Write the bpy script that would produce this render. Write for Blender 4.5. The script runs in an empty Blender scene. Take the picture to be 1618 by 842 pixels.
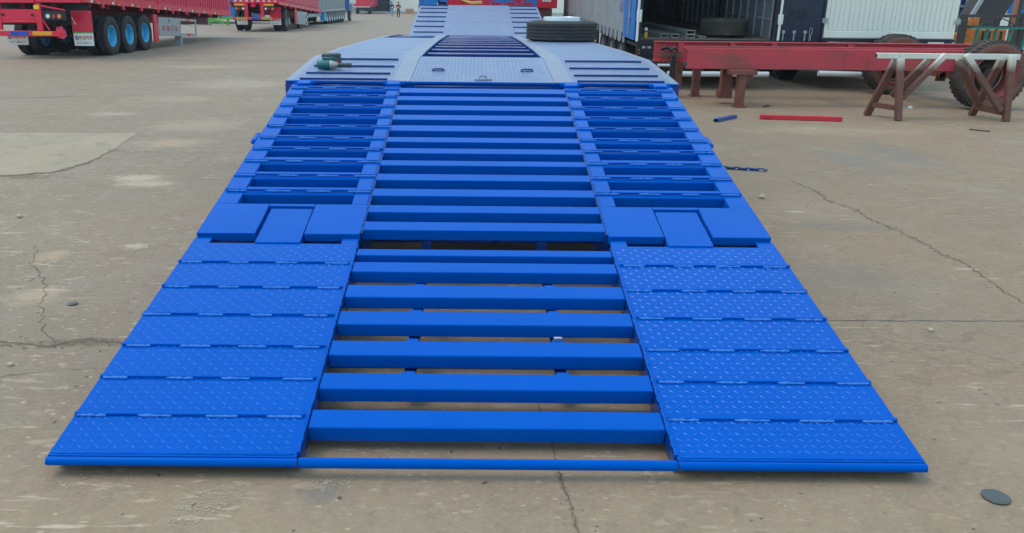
import bpy, bmesh, math, random
from mathutils import Matrix, Vector
R = math.radians
random.seed(7)
S = bpy.context.scene
COL = S.collection

# ------------------------------------------------------------------ camera
cam = bpy.data.cameras.new("camera")
co = bpy.data.objects.new("camera", cam)
COL.objects.link(co)
S.camera = co
_p, _r, _y = .3133, .0102, .0037
fw = Vector((math.sin(_y)*math.cos(_p), math.cos(_y)*math.cos(_p), -math.sin(_p)))
rt = Vector((math.cos(_y), -math.sin(_y), 0)); up = rt.cross(fw)
rt2 = rt*math.cos(_r)+up*math.sin(_r); up2 = up*math.cos(_r)-rt*math.sin(_r)
co.matrix_world = Matrix(((rt2.x, up2.x, -fw.x, -.0506), (rt2.y, up2.y, -fw.y, -2.4695), (rt2.z, up2.z, -fw.z, 1.56), (0, 0, 0, 1)))
cam.sensor_width = 36
cam.lens = 28.907
cam.shift_x = .034
cam.clip_start = .05
cam.clip_end = 2000
# ------------------------------------------------------------------ light
SUN_EL, SUN_AZ = R(62), R(-92)
w = bpy.data.worlds.new("World"); S.world = w; w.use_nodes = True
nt = w.node_tree; bgn = nt.nodes['Background']
sky = nt.nodes.new('ShaderNodeTexSky'); sky.sky_type = 'NISHITA'; sky.sun_disc = False
sky.sun_elevation = SUN_EL; sky.sun_rotation = SUN_AZ
sky.air_density = 1.2; sky.dust_density = 3.0; sky.ozone_density = 1.0
hs = nt.nodes.new('ShaderNodeHueSaturation'); hs.inputs['Saturation'].default_value = .75
# a thin bright cloud veil over the whole sky
veil = nt.nodes.new('ShaderNodeMix'); veil.data_type = 'RGBA'; veil.inputs[0].default_value = .5; veil.inputs[7].default_value = (4.7, 7.7, 9.2, 1)
nt.links.new(sky.outputs[0], hs.inputs['Color']); nt.links.new(hs.outputs[0], veil.inputs[6]); nt.links.new(veil.outputs[2], bgn.inputs['Color'])
bgn.inputs['Strength'].default_value = .15
sl = bpy.data.lights.new("sun", 'SUN'); sl.energy = .6; sl.angle = R(28); sl.color = (1, .92, .80)
so = bpy.data.objects.new("sun", sl); COL.objects.link(so)
sd = Vector((math.sin(SUN_AZ)*math.cos(SUN_EL), math.cos(SUN_AZ)*math.cos(SUN_EL), math.sin(SUN_EL)))
so.rotation_euler = sd.to_track_quat('Z', 'Y').to_euler(); so.location = sd*60
S.view_settings.view_transform = 'Standard'; S.view_settings.look = 'None'
S.view_settings.exposure = 0.3; S.view_settings.gamma = 1

# ------------------------------------------------------------------ materials
def nodes(m):
    m.use_nodes = True
    n = m.node_tree.nodes
    return m.node_tree, n, m.node_tree.links, n['Principled BSDF']
MC = {}
def mat(name, col, rough=.5, metal=0., var=.12, scale=6., dirt=None, damt=0., dscale=3., bump=0., bscale=40., rvar=.1, spec=.5, coat=0., stretch=(1, 1, 1), tint=None):
    """plain surface with a soft mottling, optional patches of dirt/rust and a fine bump"""
    if name in MC: return MC[name]
    m = bpy.data.materials.new(name); MC[name] = m
    t, n, L, b = nodes(m)
    tc = n.new('ShaderNodeTexCoord'); mp = n.new('ShaderNodeMapping'); L.new(tc.outputs['Object'], mp.inputs[0])
    mp.inputs['Scale'].default_value = stretch
    nz = n.new('ShaderNodeTexNoise'); nz.inputs['Scale'].default_value = scale; nz.inputs['Detail'].default_value = 6
    L.new(mp.outputs[0], nz.inputs['Vector'])
    mx = n.new('ShaderNodeMix'); mx.data_type = 'RGBA'
    a = [max(0, c*(1-var)) for c in col]; c2 = [min(1, c*(1+var)) for c in col]
    mx.inputs[6].default_value = (*a, 1); mx.inputs[7].default_value = (*c2, 1)
    L.new(nz.outputs[0], mx.inputs[0]); out = mx.outputs[2]
    if dirt:
        nd = n.new('ShaderNodeTexNoise'); nd.inputs['Scale'].default_value = dscale; nd.inputs['Detail'].default_value = 9; nd.inputs['Roughness'].default_value = .65
        L.new(mp.outputs[0], nd.inputs['Vector'])
        rp = n.new('ShaderNodeMapRange'); rp.inputs['From Min'].default_value = .62-.3*damt; rp.inputs['From Max'].default_value = .78-.2*damt
        L.new(nd.outputs[0], rp.inputs[0])
        m2 = n.new('ShaderNodeMix'); m2.data_type = 'RGBA'; L.new(rp.outputs[0], m2.inputs[0]); L.new(out, m2.inputs[6]); m2.inputs[7].default_value = (*dirt, 1)
        out = m2.outputs[2]
    L.new(out, b.inputs['Base Color'])
    rr = n.new('ShaderNodeMapRange'); rr.inputs['To Min'].default_value = max(0.02, rough-rvar); rr.inputs['To Max'].default_value = min(1, rough+rvar)
    L.new(nz.outputs[0], rr.inputs[0]); L.new(rr.outputs[0], b.inputs['Roughness'])
    b.inputs['Metallic'].default_value = metal; b.inputs['Specular IOR Level'].default_value = spec; b.inputs['Coat Weight'].default_value = coat
    if tint: b.inputs['Specular Tint'].default_value = (*tint, 1)
    if bump:
        bn = n.new('ShaderNodeTexNoise'); bn.inputs['Scale'].default_value = bscale; bn.inputs['Detail'].default_value = 4; L.new(mp.outputs[0], bn.inputs['Vector'])
        bp = n.new('ShaderNodeBump'); bp.inputs['Strength'].default_value = bump; bp.inputs['Distance'].default_value = .01
        L.new(bn.outputs[0], bp.inputs['Height']); L.new(bp.outputs[0], b.inputs['Normal'])
    return m

BLUE = mat('blue_gloss_paint', (.0, .086, .455), .13, spec=.12, tint=(.0, .45, 1), coat=.0, var=.10, scale=2.2, dirt=(.0, .094, .44), damt=.25, dscale=5, bump=.10, bscale=4.5, rvar=.10)
BDECK = mat('blue_deck_paint', (.15, .195, .35), .40, var=.1, scale=3, dirt=(.20, .235, .35), damt=.5, dscale=5, bump=.06, bscale=60, rvar=.08)  # paler than the blue: dust, plus sky sheen put into the base colour
BSTRIP = mat('blue_walked_paint', (.20, .225, .32), .40, var=.1, scale=3, dirt=(.24, .25, .32), damt=.6, dscale=4, bump=.05, bscale=60)
WELD = mat('weld_bead_paint', (.04, .20, .62), .24, var=.3, scale=60, bump=.25, bscale=160, rvar=.1)
BSHADE = mat('blue_shaded_paint', (.001, .034, .19), .28, coat=.15, var=.2, scale=4)  # same blue paint darkened; shade of openings and cleat faces is in its colour
RED = mat('red_trailer_paint', (.74, .012, .05), .33, var=.08, scale=2)
REDS = mat('red_panel_paint', (.74, .025, .09), .42, var=.1, scale=2, dirt=(.5, .06, .1), damt=.2)
REDOLD = mat('old_red_primer', (.52, .05, .07), .6, var=.2, scale=2.5, dirt=(.16, .08, .05), damt=.42, dscale=1.8, bump=.2, bscale=30, stretch=(.6, 1, 1.6))
RUSTB = mat('rusty_brown_steel', (.20, .062, .042), .6, var=.3, scale=8, dirt=(.09, .04, .03), damt=.4, dscale=6, bump=.2)
BLACK = mat('black_rubber', (.026, .026, .028), .75, var=.3, scale=12, dirt=(.05, .045, .04), damt=.25, dscale=7, bump=.15, bscale=60)
RUBBROWN = mat('dusty_rubber', (.045, .038, .033), .8, var=.3, scale=9, dirt=(.11, .085, .065), damt=.35, dscale=5, bump=.25, bscale=50)
BLK = mat('black_paint', (.012, .015, .022), .45, var=.3, scale=5)
DARKP = mat('dark_navy_door_paint', (.010, .022, .05), .28, var=.3, scale=2)
RIMB = mat('light_blue_rim_paint', (.06, .42, .70), .35, var=.08)
RIMG = mat('grey_rim_paint', (.25, .25, .26), .45)
SILV = mat('silver_rim_paint', (.55, .58, .62), .35, metal=.6)
GREYS = mat('grey_steel_paint', (.36, .38, .40), .45, var=.1, dirt=(.2, .2, .2), damt=.2)
WHITEP = mat('white_panel_paint', (.82, .82, .74), .4, var=.06, scale=1.2, stretch=(5, 1, .3), dirt=(.58, .63, .61), damt=.2)
WHITE = mat('white_paint', (.76, .76, .73), .5, var=.05)
TUBEW = mat('white_bumper_tube_paint', (.74, .78, .80), .35, var=.05)
YEL = mat('yellow_reflector', (.85, .36, .01), .35, var=.05)
YELL = mat('yellow_sticker', (.85, .62, .03), .5, var=.05)
PLATE = mat('blue_licence_plate', (.01, .06, .42), .4, var=.1, scale=20)
LRED = mat('red_lens', (.4, .02, .04), .2); LWHT = mat('white_lens', (.75, .78, .72), .2); LORG = mat('orange_lens', (.8, .22, .03), .2)
GREEN = mat('green_stripe', (.05, .42, .10), .5)
TXR = mat('red_lettering', (.55, .03, .04), .6, var=.05); TXG = mat('grey_lettering', (.12, .13, .16), .6, var=.05); TXB = mat('navy_emblem', (.02, .05, .2), .5); TXW = mat('white_lettering', (.8, .8, .8), .6, var=.03); TXP = mat('violet_lettering', (.16, .16, .42), .6); TXK = mat('black_lettering', (.004, .006, .011), .6)
CURT = mat('grey_curtain', (.28, .30, .31), .45, var=.18, scale=2.5, dirt=(.15, .15, .16), damt=.3, dscale=3, stretch=(1, 2.5, .4))
BLUED = mat('bright_blue_door_paint', (.003, .16, .50), .35, var=.15, scale=3)
SILVER = mat('galvanised_steel', (.48, .48, .46), .42, metal=.7, var=.15, dirt=(.25, .22, .18), damt=.25)
FLOORW = mat('worn_plywood_floor', (.15, .115, .085), .75, var=.25, scale=3, dirt=(.25, .22, .18), damt=.3, stretch=(3, .5, 1))
INNER = mat('grey_inner_panel', (.20, .23, .27), .5, var=.1)
TEAL = mat('teal_plastic', (.006, .10, .11), .45, var=.1); ALU = mat('cast_aluminium', (.36, .34, .31), .4, metal=.7, var=.2, scale=30); DGREY = mat('dark_grey_plastic', (.03, .035, .045), .45); REDPL = mat('red_plastic', (.45, .05, .05), .45)
CHAIN = mat('blue_chain_paint', (.006, .05, .20), .4, var=.2)
CLADW = mat('white_cladding', (.86, .83, .76), .5, var=.05, scale=.3); CLADG = mat('grey_cladding', (.42, .44, .45), .55, var=.06)
DKIN = mat('dark_doorway', (.012, .02, .04), .7); CRATE = mat('pale_crate_timber', (.48, .27, .12), .7, var=.2)
ORG = mat('orange_machine_paint', (.50, .17, .03), .4, var=.15); GRNP = mat('green_frame_paint', (.01, .20, .15), .5, var=.15); DBRN = mat('dark_brown_steel', (.055, .045, .045), .55, var=.2); BELT = mat('dark_conveyor_belt', (.045, .043, .045), .6, var=.2); LIME = mat('lime_green_paint', (.12, .42, .06), .5)
YHOSE = mat('yellow_hose', (.72, .52, .08), .5); GLASS = mat('window_glass', (.05, .09, .13), .1)
SKIN = mat('skin', (.42, .24, .17), .6); HAIR = mat('dark_hair', (.012, .010, .009), .6); NAVY = mat('navy_cloth', (.018, .028, .06), .8); JEAN = mat('light_blue_denim', (.20, .32, .46), .8); MAROON = mat('maroon_cloth', (.20, .025, .035), .8); BTRO = mat('black_trousers', (.015, .016, .02), .8)
GOLD = mat('amber_liquid', (.55, .33, .04), .2); STONE = mat('pale_stone', (.46, .38, .28), .8)
CRACK = mat('crack_dirt', (.15, .11, .08), .95, var=.4, scale=30); DUST = mat('loose_grit', (.24, .185, .13), .95, var=.4, scale=40)

# white overspray fading into brown steel along the trestle's legs
def fade(name, top, bot, z0, z1):
    m = bpy.data.materials.new(name); t, n, L, b = nodes(m)
    tc = n.new('ShaderNodeTexCoord'); sx = n.new('ShaderNodeSeparateXYZ'); L.new(tc.outputs['Object'], sx.inputs[0])
    nz = n.new('ShaderNodeTexNoise'); nz.inputs['Scale'].default_value = 9; L.new(tc.outputs['Object'], nz.inputs['Vector'])
    ad = n.new('ShaderNodeMath'); ad.operation = 'MULTIPLY_ADD'; L.new(nz.outputs[0], ad.inputs[0]); ad.inputs[1].default_value = .12; L.new(sx.outputs[2], ad.inputs[2])
    mr = n.new('ShaderNodeMapRange'); mr.inputs['From Min'].default_value = z0+.06; mr.inputs['From Max'].default_value = z1+.06; L.new(ad.outputs[0], mr.inputs[0])
    nb = n.new('ShaderNodeTexNoise'); nb.inputs['Scale'].default_value = 14; nb.inputs['Detail'].default_value = 6; L.new(tc.outputs['Object'], nb.inputs['Vector'])
    mb = n.new('ShaderNodeMix'); mb.data_type = 'RGBA'; mb.inputs[6].default_value = (*[c*.6 for c in bot], 1); mb.inputs[7].default_value = (*[c*1.3 for c in bot], 1); L.new(nb.outputs[0], mb.inputs[0])
    mx = n.new('ShaderNodeMix'); mx.data_type = 'RGBA'; L.new(mr.outputs[0], mx.inputs[0]); L.new(mb.outputs[2], mx.inputs[6]); mx.inputs[7].default_value = (*top, 1)
    L.new(mx.outputs[2], b.inputs['Base Color']); b.inputs['Roughness'].default_value = .55
    return m
TREST = fade('brown_steel_white_overspray', (.66, .63, .55), (.14, .055, .035), .68, .88)
TRESTR = mat('white_rail_paint', (.66, .64, .57), .5, var=.08, scale=6, dirt=(.35, .27, .2), damt=.2, dscale=5)

# ------------------------------------------------------------------ mesh builder
class MB:
    def __init__(s): s.v = []; s.f = []; s.m = []
    def add(s, vs, fs, M=None, mi=0):
        b = len(s.v)
        s.v += [tuple(M @ Vector(p)) if M is not None else tuple(p) for p in vs]
        s.f += [tuple(b+i for i in f) for f in fs]; s.m += [mi]*len(fs)
        return s
    def box(s, x0, x1, y0, y1, z0, z1, M=None, mi=0, bev=0):
        if bev:
            bm = bmesh.new(); bmesh.ops.create_cube(bm, size=1)
            for q in bm.verts: q.co = ((x0+x1)/2+q.co.x*(x1-x0), (y0+y1)/2+q.co.y*(y1-y0), (z0+z1)/2+q.co.z*(z1-z0))
            bmesh.ops.bevel(bm, geom=bm.edges[:], offset=bev, segments=1, affect='EDGES')
            bm.verts.index_update(); vs = [tuple(q.co) for q in bm.verts]; fs = [tuple(q.index for q in f.verts) for f in bm.faces]; bm.free()
            return s.add(vs, fs, M, mi)
        vs = [(x, y, z) for z in (z0, z1) for y in (y0, y1) for x in (x0, x1)]
        return s.add(vs, [(0, 2, 3, 1), (4, 5, 7, 6), (0, 1, 5, 4), (2, 6, 7, 3), (0, 4, 6, 2), (1, 3, 7, 5)], M, mi)
    def beam(s, p0, p1, w, h, upv=(0, 0, 1), mi=0, bev=0):
        p0, p1 = Vector(p0), Vector(p1); d = p1-p0; l = d.length; d.normalize(); u = Vector(upv)
        if abs(d.dot(u)) > .99: u = Vector((0, 1, 0))
        x = d.cross(u).normalized(); u = x.cross(d)
        M = Matrix(((x.x, d.x, u.x, p0.x), (x.y, d.y, u.y, p0.y), (x.z, d.z, u.z, p0.z), (0, 0, 0, 1)))
        return s.box(-w/2, w/2, 0, l, -h/2, h/2, M, mi, bev)
    def cyl(s, p0, p1, r, n=12, r2=None, mi=0, cap=True):
        p0, p1 = Vector(p0), Vector(p1); d = (p1-p0).normalized(); a = d.orthogonal().normalized(); b = d.cross(a); r2 = r if r2 is None else r2
        vs = []
        for p, rr in ((p0, r), (p1, r2)):
            for i in range(n):
                t = 2*math.pi*i/n; vs.append(p+a*(math.cos(t)*rr)+b*(math.sin(t)*rr))
        fs = [(i, (i+1) % n, n+(i+1) % n, n+i) for i in range(n)]
        if cap: fs += [tuple(range(n-1, -1, -1)), tuple(range(n, 2*n))]
        return s.add(vs, fs, None, mi)
    def tube(s, pts, r, n=8, mi=0, closed=False):
        P = [Vector(p) for p in pts]; k = len(P); vs = []; prev = None
        for i, p in enumerate(P):
            d = (P[(i+1) % k]-P[i-1]) if closed else (P[min(i+1, k-1)]-P[max(i-1, 0)]); d.normalize()
            a = d.orthogonal().normalized() if prev is None else (prev-d*prev.dot(d)).normalized(); prev = a; b = d.cross(a)
            rr = r[i] if isinstance(r, (list, tuple)) else r
            vs += [p+a*(math.cos(2*math.pi*j/n)*rr)+b*(math.sin(2*math.pi*j/n)*rr) for j in range(n)]
        fs = []
        for i in range(k if closed else k-1):
            for j in range(n):
                q = ((i+1) % k)*n; fs.append((i*n+j, i*n+(j+1) % n, q+(j+1) % n, q+j))
        if not closed: fs += [tuple(range(n-1, -1, -1)), tuple(range((k-1)*n, k*n))]
        return s.add(vs, fs, None, mi)
    def lathe(s, prof, M=None, n=28, mi=0):
        """prof: (radius, height) pairs turned about local Z"""
        vs = []; k = len(prof)
        for r, h in prof: vs += [(math.cos(2*math.pi*j/n)*r, math.sin(2*math.pi*j/n)*r, h) for j in range(n)]
        fs = [(i*n+j, i*n+(j+1) % n, (i+1)*n+(j+1) % n, (i+1)*n+j) for i in range(k-1) for j in range(n)]
        return s.add(vs, fs, M, mi)
    def prism(s, poly, a0, a1, axis='x', M=None, mi=0):
        """poly in the two other axes (order xyz), swept along axis"""
        k = len(poly); vs = []
        for a in (a0, a1):
            for p, q in poly: vs.append({'x': (a, p, q), 'y': (p, a, q), 'z': (p, q, a)}[axis])
        fs = [(i, (i+1) % k, k+(i+1) % k, k+i) for i in range(k)]+[tuple(range(k-1, -1, -1)), tuple(range(k, 2*k))]
        return s.add(vs, fs, M, mi)
    def ribbon(s, x0, x1, prof, t):
        """sheet of thickness t following a (y, z) profile"""
        vs = []; k = len(prof)
        for y, z in prof: vs += [(x0, y, z), (x1, y, z), (x1, y, z-t), (x0, y, z-t)]
        fs = []
        for i in range(k-1):
            a, b = i*4, i*4+4
            for j in range(4): fs.append((a+j, a+(j+1) % 4, b+(j+1) % 4, b+j))
        fs += [(3, 2, 1, 0), tuple((k-1)*4+j for j in range(4))]
        return s.add(vs, fs)
    def mesh(s, name, mats, smooth=True):
        me = bpy.data.meshes.new(name); me.from_pydata(s.v, [], s.f); me.update()
        bm = bmesh.new(); bm.from_mesh(me); bmesh.ops.recalc_face_normals(bm, faces=bm.faces[:]); bm.to_mesh(me); bm.free()
        for q in (mats if isinstance(mats, (list, tuple)) else [mats]): me.materials.append(q)
        for p, i in zip(me.polygons, s.m): p.material_index = i
        if smooth:
            me.polygons.foreach_set('use_smooth', [True]*len(me.polygons)); me.set_sharp_from_angle(angle=R(38))
        return me
    def build(s, name, mats, parent=None, smooth=True, **kw):
        return link(name, s.mesh(name, mats, smooth), parent, **kw)

def link(name, me, parent=None, loc=None, rot=None, **kw):
    o = bpy.data.objects.new(name, me); COL.objects.link(o)
    if parent: o.parent = parent
    if loc: o.location = loc
    if rot: o.rotation_euler = rot
    for k, v in kw.items(): o[k] = v
    return o
def thing(name, label, cat, loc=(0, 0, 0), rot=(0, 0, 0), group=None):
    o = link(name, None, None, loc, rot, label=label, category=cat)
    if group: o['group'] = group
    return o
def text(body, size, loc, rot, m, parent=None, name='lettering', sx=1., ext=.001, bold=0.):
    cu = bpy.data.curves.new('t', 'FONT'); cu.body = body; cu.size = size; cu.align_x = 'CENTER'; cu.align_y = 'CENTER'; cu.extrude = ext; cu.resolution_u = 2; cu.offset = bold
    t = bpy.data.objects.new('t', cu); COL.objects.link(t)
    dg = bpy.context.evaluated_depsgraph_get(); dg.update()
    me = bpy.data.meshes.new_from_object(t.evaluated_get(dg)); bpy.data.objects.remove(t); bpy.data.curves.remove(cu)
    me.materials.clear(); me.materials.append(m); me.transform(Matrix.Diagonal((sx, 1, 1, 1)))
    return link(name, me, parent, loc, rot)
FRONT = (R(90), 0, 0)       # lettering that faces the camera side (-Y)
EAST = (R(90), 0, R(90))    # lettering that faces +X
WEST = (R(90), 0, R(-90))   # lettering that faces -X
RX90 = Matrix.Rotation(R(90), 4, 'X'); RY90 = Matrix.Rotation(R(90), 4, 'Y'); RY270 = Matrix.Rotation(R(-90), 4, 'Y')
T = Matrix.Translation

# ------------------------------------------------------------------ ground
def GZ(y):   # the yard is level near the camera and falls a little towards the far hall
    return 0. if y < 45 else -.35*min(1, (y-45)/45)
def make_ground():
    xs = [-400, -120, -60, -30, -14, -7, -3, 0, 3, 7, 14, 30, 60, 120, 400]; ys = [-60, -20, -5, 0, 5, 15, 30, 45, 60, 75, 90, 110, 140, 300, 900]
    g = MB(); g.add([(x, y, GZ(y)) for y in ys for x in xs], [(j*15+i, j*15+i+1, j*15+i+16, j*15+i+15) for j in range(14) for i in range(14)])
    m = bpy.data.materials.new('worn_concrete_yard'); t, n, L, b = nodes(m)
    geo = n.new('ShaderNodeNewGeometry'); P = geo.outputs['Position']
    def noise(scale, detail=5, rough=.55, st=(1, 1, 1), off=(0, 0, 0), dist=0., rz=0.):
        mp = n.new('ShaderNodeMapping'); mp.inputs['Scale'].default_value = st; mp.inputs['Location'].default_value = off; mp.inputs['Rotation'].default_value = (0, 0, rz); L.new(P, mp.inputs[0])
        q = n.new('ShaderNodeTexNoise'); q.inputs['Scale'].default_value = scale; q.inputs['Detail'].default_value = detail; q.inputs['Roughness'].default_value = rough; q.inputs['Distortion'].default_value = dist
        L.new(mp.outputs[0], q.inputs['Vector']); return q.outputs[0]
    def rng(x, a, b_, lo=0., hi=1.):
        q = n.new('ShaderNodeMapRange'); q.inputs['From Min'].default_value = a; q.inputs['From Max'].default_value = b_; q.inputs['To Min'].default_value = lo; q.inputs['To Max'].default_value = hi; L.new(x, q.inputs[0]); return q.outputs[0]
    def mixc(f, a, b_):
        q = n.new('ShaderNodeMix'); q.data_type = 'RGBA'
        if hasattr(f, 'is_linked'): L.new(f, q.inputs[0])
        else: q.inputs[0].default_value = f
        for i, c in ((6, a), (7, b_)):
            if isinstance(c, tuple): q.inputs[i].default_value = (*c, 1)
            else: L.new(c, q.inputs[i])
        return q.outputs[2]
    def mul(a, c):
        q = n.new('ShaderNodeMath'); q.operation = 'MULTIPLY'; L.new(a, q.inputs[0])
        if isinstance(c, (int, float)): q.inputs[1].default_value = c
        else: L.new(c, q.inputs[1])
        return q.outputs[0]
    sx = n.new('ShaderNodeSeparateXYZ'); L.new(P, sx.inputs[0])
    c = mixc(rng(sx.outputs[0], -3, 4), (.268, .222, .172), (.268, .20, .142))          # greyer slabs on the left, browner on the right
    c = mixc(rng(sx.outputs[1], .6, -.4, 0, .7), c, (.335, .265, .185))
    c = mixc(rng(sx.outputs[1], 12, 40, 0, .75), c, (.262, .246, .224))
    c = mixc(mul(rng(noise(.45, 6, .6), .38, .7), .55), c, (.20, .178, .15))
    c = mixc(mul(rng(noise(1.1, 6, .6, off=(4, 2, 0)), .5, .72), .5), c, (.315, .29, .25))
    c = mixc(mul(rng(noise(5, 7, .7, st=(1, .55, 1)), .48, .8), .45), c, (.17, .15, .125))
    c = mixc(mul(rng(noise(48, 5, .75), .42, .70), .42), c, (.38, .335, .27))
    c = mixc(mul(rng(noise(22, 5, .7, st=(.6, 1.6, 1)), .56, .70), .55), c, (.42, .375, .30))
    c = mixc(mul(rng(noise(14, 6, .7), .52, .74), .5), c, (.15, .128, .10))
    # worn patches, each with a place of its own: x, y, rx, ry, colour, strength
    for (x, y, rx, ry, cc, k) in ((-3.45, 6.75, .55, .5, (.42, .34, .26), .75), (-3.1, 4.85, .38, .24, (.47, .42, .35), .9), (-2.93, 4.62, .42, .2, (.46, .42, .35), .8), (-2.72, 2.48, .16, .2, (.42, .33, .24), .8), (-2.45, 1.75, .22, .22, (.42, .34, .26), .8),
            (-4.84, 10.95, 1.0, .7, (.36, .30, .24), .7), (-5.1, 9.1, .6, .3, (.42, .37, .3), .6), (-4.6, 13.5, 1.5, 1.6, (.40, .36, .31), .6), (-2.27, 2.72, .16, .1, (.5, .46, .4), .7), (-3.6, 8.1, .9, .9, (.4, .35, .29), .55), (-6.5, 17.5, 1.6, .8, (.42, .34, .26), .6),
            (-9, 60, 2.5, 7, (.34, .3, .26), .5), (3.9, 6.0, .5, 1.2, (.20, .20, .19), .6), (4.6, 6.5, .5, 1.4, (.19, .19, .185), .6), (2.6, 3.4, .7, .25, (.19, .18, .165), .6), (2.2, 2.2, .6, .5, (.20, .19, .175), .5), (1.32, .1, .12, .1, (.14, .13, .12), .5),
            (4.6, 8.2, 1.8, .6, (.37, .32, .25), .5), (-.55, -.1, .12, .12, (.13, .15, .18), .5), (-1.9, 1.12, .35, .07, (.15, .12, .09), .8), (-4.2, 4.85, .7, .16, (.16, .13, .10), .75), (-.75, .42, .5, .14, (.22, .19, .16), .5)):
        vs = n.new('ShaderNodeVectorMath'); vs.operation = 'SUBTRACT'; L.new(P, vs.inputs[0]); vs.inputs[1].default_value = (x, y, 0)
        vm = n.new('ShaderNodeVectorMath'); vm.operation = 'MULTIPLY'; L.new(vs.outputs[0], vm.inputs[0]); vm.inputs[1].default_value = (1/rx, 1/ry, 0)
        vl = n.new('ShaderNodeVectorMath'); vl.operation = 'LENGTH'; L.new(vm.outputs[0], vl.inputs[0])
        ad = n.new('ShaderNodeMath'); ad.operation = 'MULTIPLY_ADD'; L.new(noise(7/(rx+ry), 7, .65, off=(x, y, 0)), ad.inputs[0]); ad.inputs[1].default_value = 1.5; L.new(vl.outputs['Value'], ad.inputs[2])
        c = mixc(rng(ad.outputs[0], 1.0, 1.55, k, 0), c, cc)
    # white scrapes and paint drips, dragged along x
    sc = mul(rng(noise(7, 4, .6, st=(.5, 3.2, 1)), .60, .68), rng(noise(.9, 3, .5, off=(9, 3, 0)), .44, .60))
    c = mixc(mul(sc, .75), c, (.52, .48, .41))
    sc2 = mul(rng(noise(5, 5, .7, st=(.25, 5, 1), rz=.32, off=(3, 1, 0)), .66, .72), rng(noise(.6, 3, .5, off=(2, 8, 0)), .45, .6))
    c = mixc(mul(sc2, .5), c, (.46, .43, .38))
    # scattered pale flecks of cement and paint, and dark specks
    def specks(scale, st, frac, r, col, k, off):
        mp = n.new('ShaderNodeMapping'); mp.inputs['Scale'].default_value = st; mp.inputs['Location'].default_value = off; L.new(P, mp.inputs[0])
        nw = n.new('ShaderNodeTexNoise'); nw.inputs['Scale'].default_value = scale*2.5; nw.inputs['Detail'].default_value = 3; L.new(mp.outputs[0], nw.inputs['Vector'])
        av = n.new('ShaderNodeVectorMath'); av.operation = 'MULTIPLY_ADD'; L.new(nw.outputs[1], av.inputs[0]); av.inputs[1].default_value = (.55/scale,)*3; L.new(mp.outputs[0], av.inputs[2])
        v = n.new('ShaderNodeTexVoronoi'); v.voronoi_dimensions = '2D'; v.inputs['Scale'].default_value = scale; L.new(av.outputs[0], v.inputs['Vector'])
        sc_ = n.new('ShaderNodeSeparateColor'); L.new(v.outputs['Color'], sc_.inputs[0])
        f_ = mul(mul(rng(v.outputs['Distance'], r*.6, r, 1, 0), rng(sc_.outputs[0], 1-frac, 1-frac+.02)), k)
        return mixc(f_, c, col)
    lft = rng(sx.outputs[0], -1.5, 2.5, 1, .25)
    c = specks(11, (.6, 1.5, 1), .17, .20, (.47, .41, .32), mul(lft, .6), (3.1, .2, 0))
    c = specks(5, (.6, 1.5, 1), .12, .18, (.44, .37, .28), mul(lft, .55), (.1, 7.2, 0))
    c = specks(26, (.7, 1.3, 1), .12, .22, (.48, .42, .33), mul(lft, .8), (5.1, 2.2, 0))
    c = specks(17, (1, 1, 1), .06, .15, (.07, .058, .045), .85, (1.7, 9.2, 0))
    # hairline cracks
    vd = n.new('ShaderNodeVectorMath'); vd.operation = 'ADD'
    q = n.new('ShaderNodeTexNoise'); q.inputs['Scale'].default_value = 2.2; q.inputs['Detail'].default_value = 6; L.new(P, q.inputs['Vector'])
    L.new(P, vd.inputs[0]); L.new(q.outputs[1], vd.inputs[1])
    vo = n.new('ShaderNodeTexVoronoi'); vo.feature = 'DISTANCE_TO_EDGE'; vo.inputs['Scale'].default_value = .42; L.new(vd.outputs[0], vo.inputs['Vector'])
    ck = mul(rng(vo.outputs['Distance'], .003, .010, 1, 0), rng(noise(.5, 3, .5, off=(1, 5, 0)), .50, .6))
    c = mixc(mul(ck, .22), c, (.10, .085, .07))
    tn = n.new('ShaderNodeMix'); tn.data_type = 'RGBA'; tn.blend_type = 'MULTIPLY'; tn.inputs[0].default_value = 1; L.new(c, tn.inputs[6]); tn.inputs[7].default_value = (1.06, .90, .785, 1); c = tn.outputs[2]
    L.new(c, b.inputs['Base Color'])
    L.new(rng(noise(3, 5), .3, .7, .62, .85), b.inputs['Roughness']); b.inputs['Specular IOR Level'].default_value = .35
    bp = n.new('ShaderNodeBump'); bp.inputs['Strength'].default_value = .35; bp.inputs['Distance'].default_value = .012
    L.new(noise(38, 6, .7), bp.inputs['Height']); L.new(bp.outputs[0], b.inputs['Normal'])
    return g.build('ground', m, smooth=False, kind='structure'), m
ground, GMAT = make_ground()

def crack(pts, wid, name='crack', m=None, seed=1, z=.0022, jag=.018, step=.05):
    """thin jagged strip lying on the concrete"""
    rd = random.Random(seed); path = []
    for (x0, y0), (x1, y1) in zip(pts, pts[1:]):
        k = max(2, int(math.hypot(x1-x0, y1-y0)/step))
        for i in range(k):
            path.append((x0+(x1-x0)*i/k+rd.uniform(-jag, jag), y0+(y1-y0)*i/k+rd.uniform(-jag, jag)))
    path.append(pts[-1]); b = MB(); vs = []; k = len(path)
    for i, (x, y) in enumerate(path):
        d = Vector((path[min(i+1, k-1)][0]-path[max(i-1, 0)][0], path[min(i+1, k-1)][1]-path[max(i-1, 0)][1])).normalized(); q = wid*rd.uniform(.3, 1.)
        vs += [(x-d.y*q/2, y+d.x*q/2, GZ(y)+z), (x+d.y*q/2, y-d.x*q/2, GZ(y)+z)]
    b.add(vs, [(2*i, 2*i+1, 2*i+3, 2*i+2) for i in range(k-1)])
    return b.build(name, m or CRACK, smooth=False, kind='structure')
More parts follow.
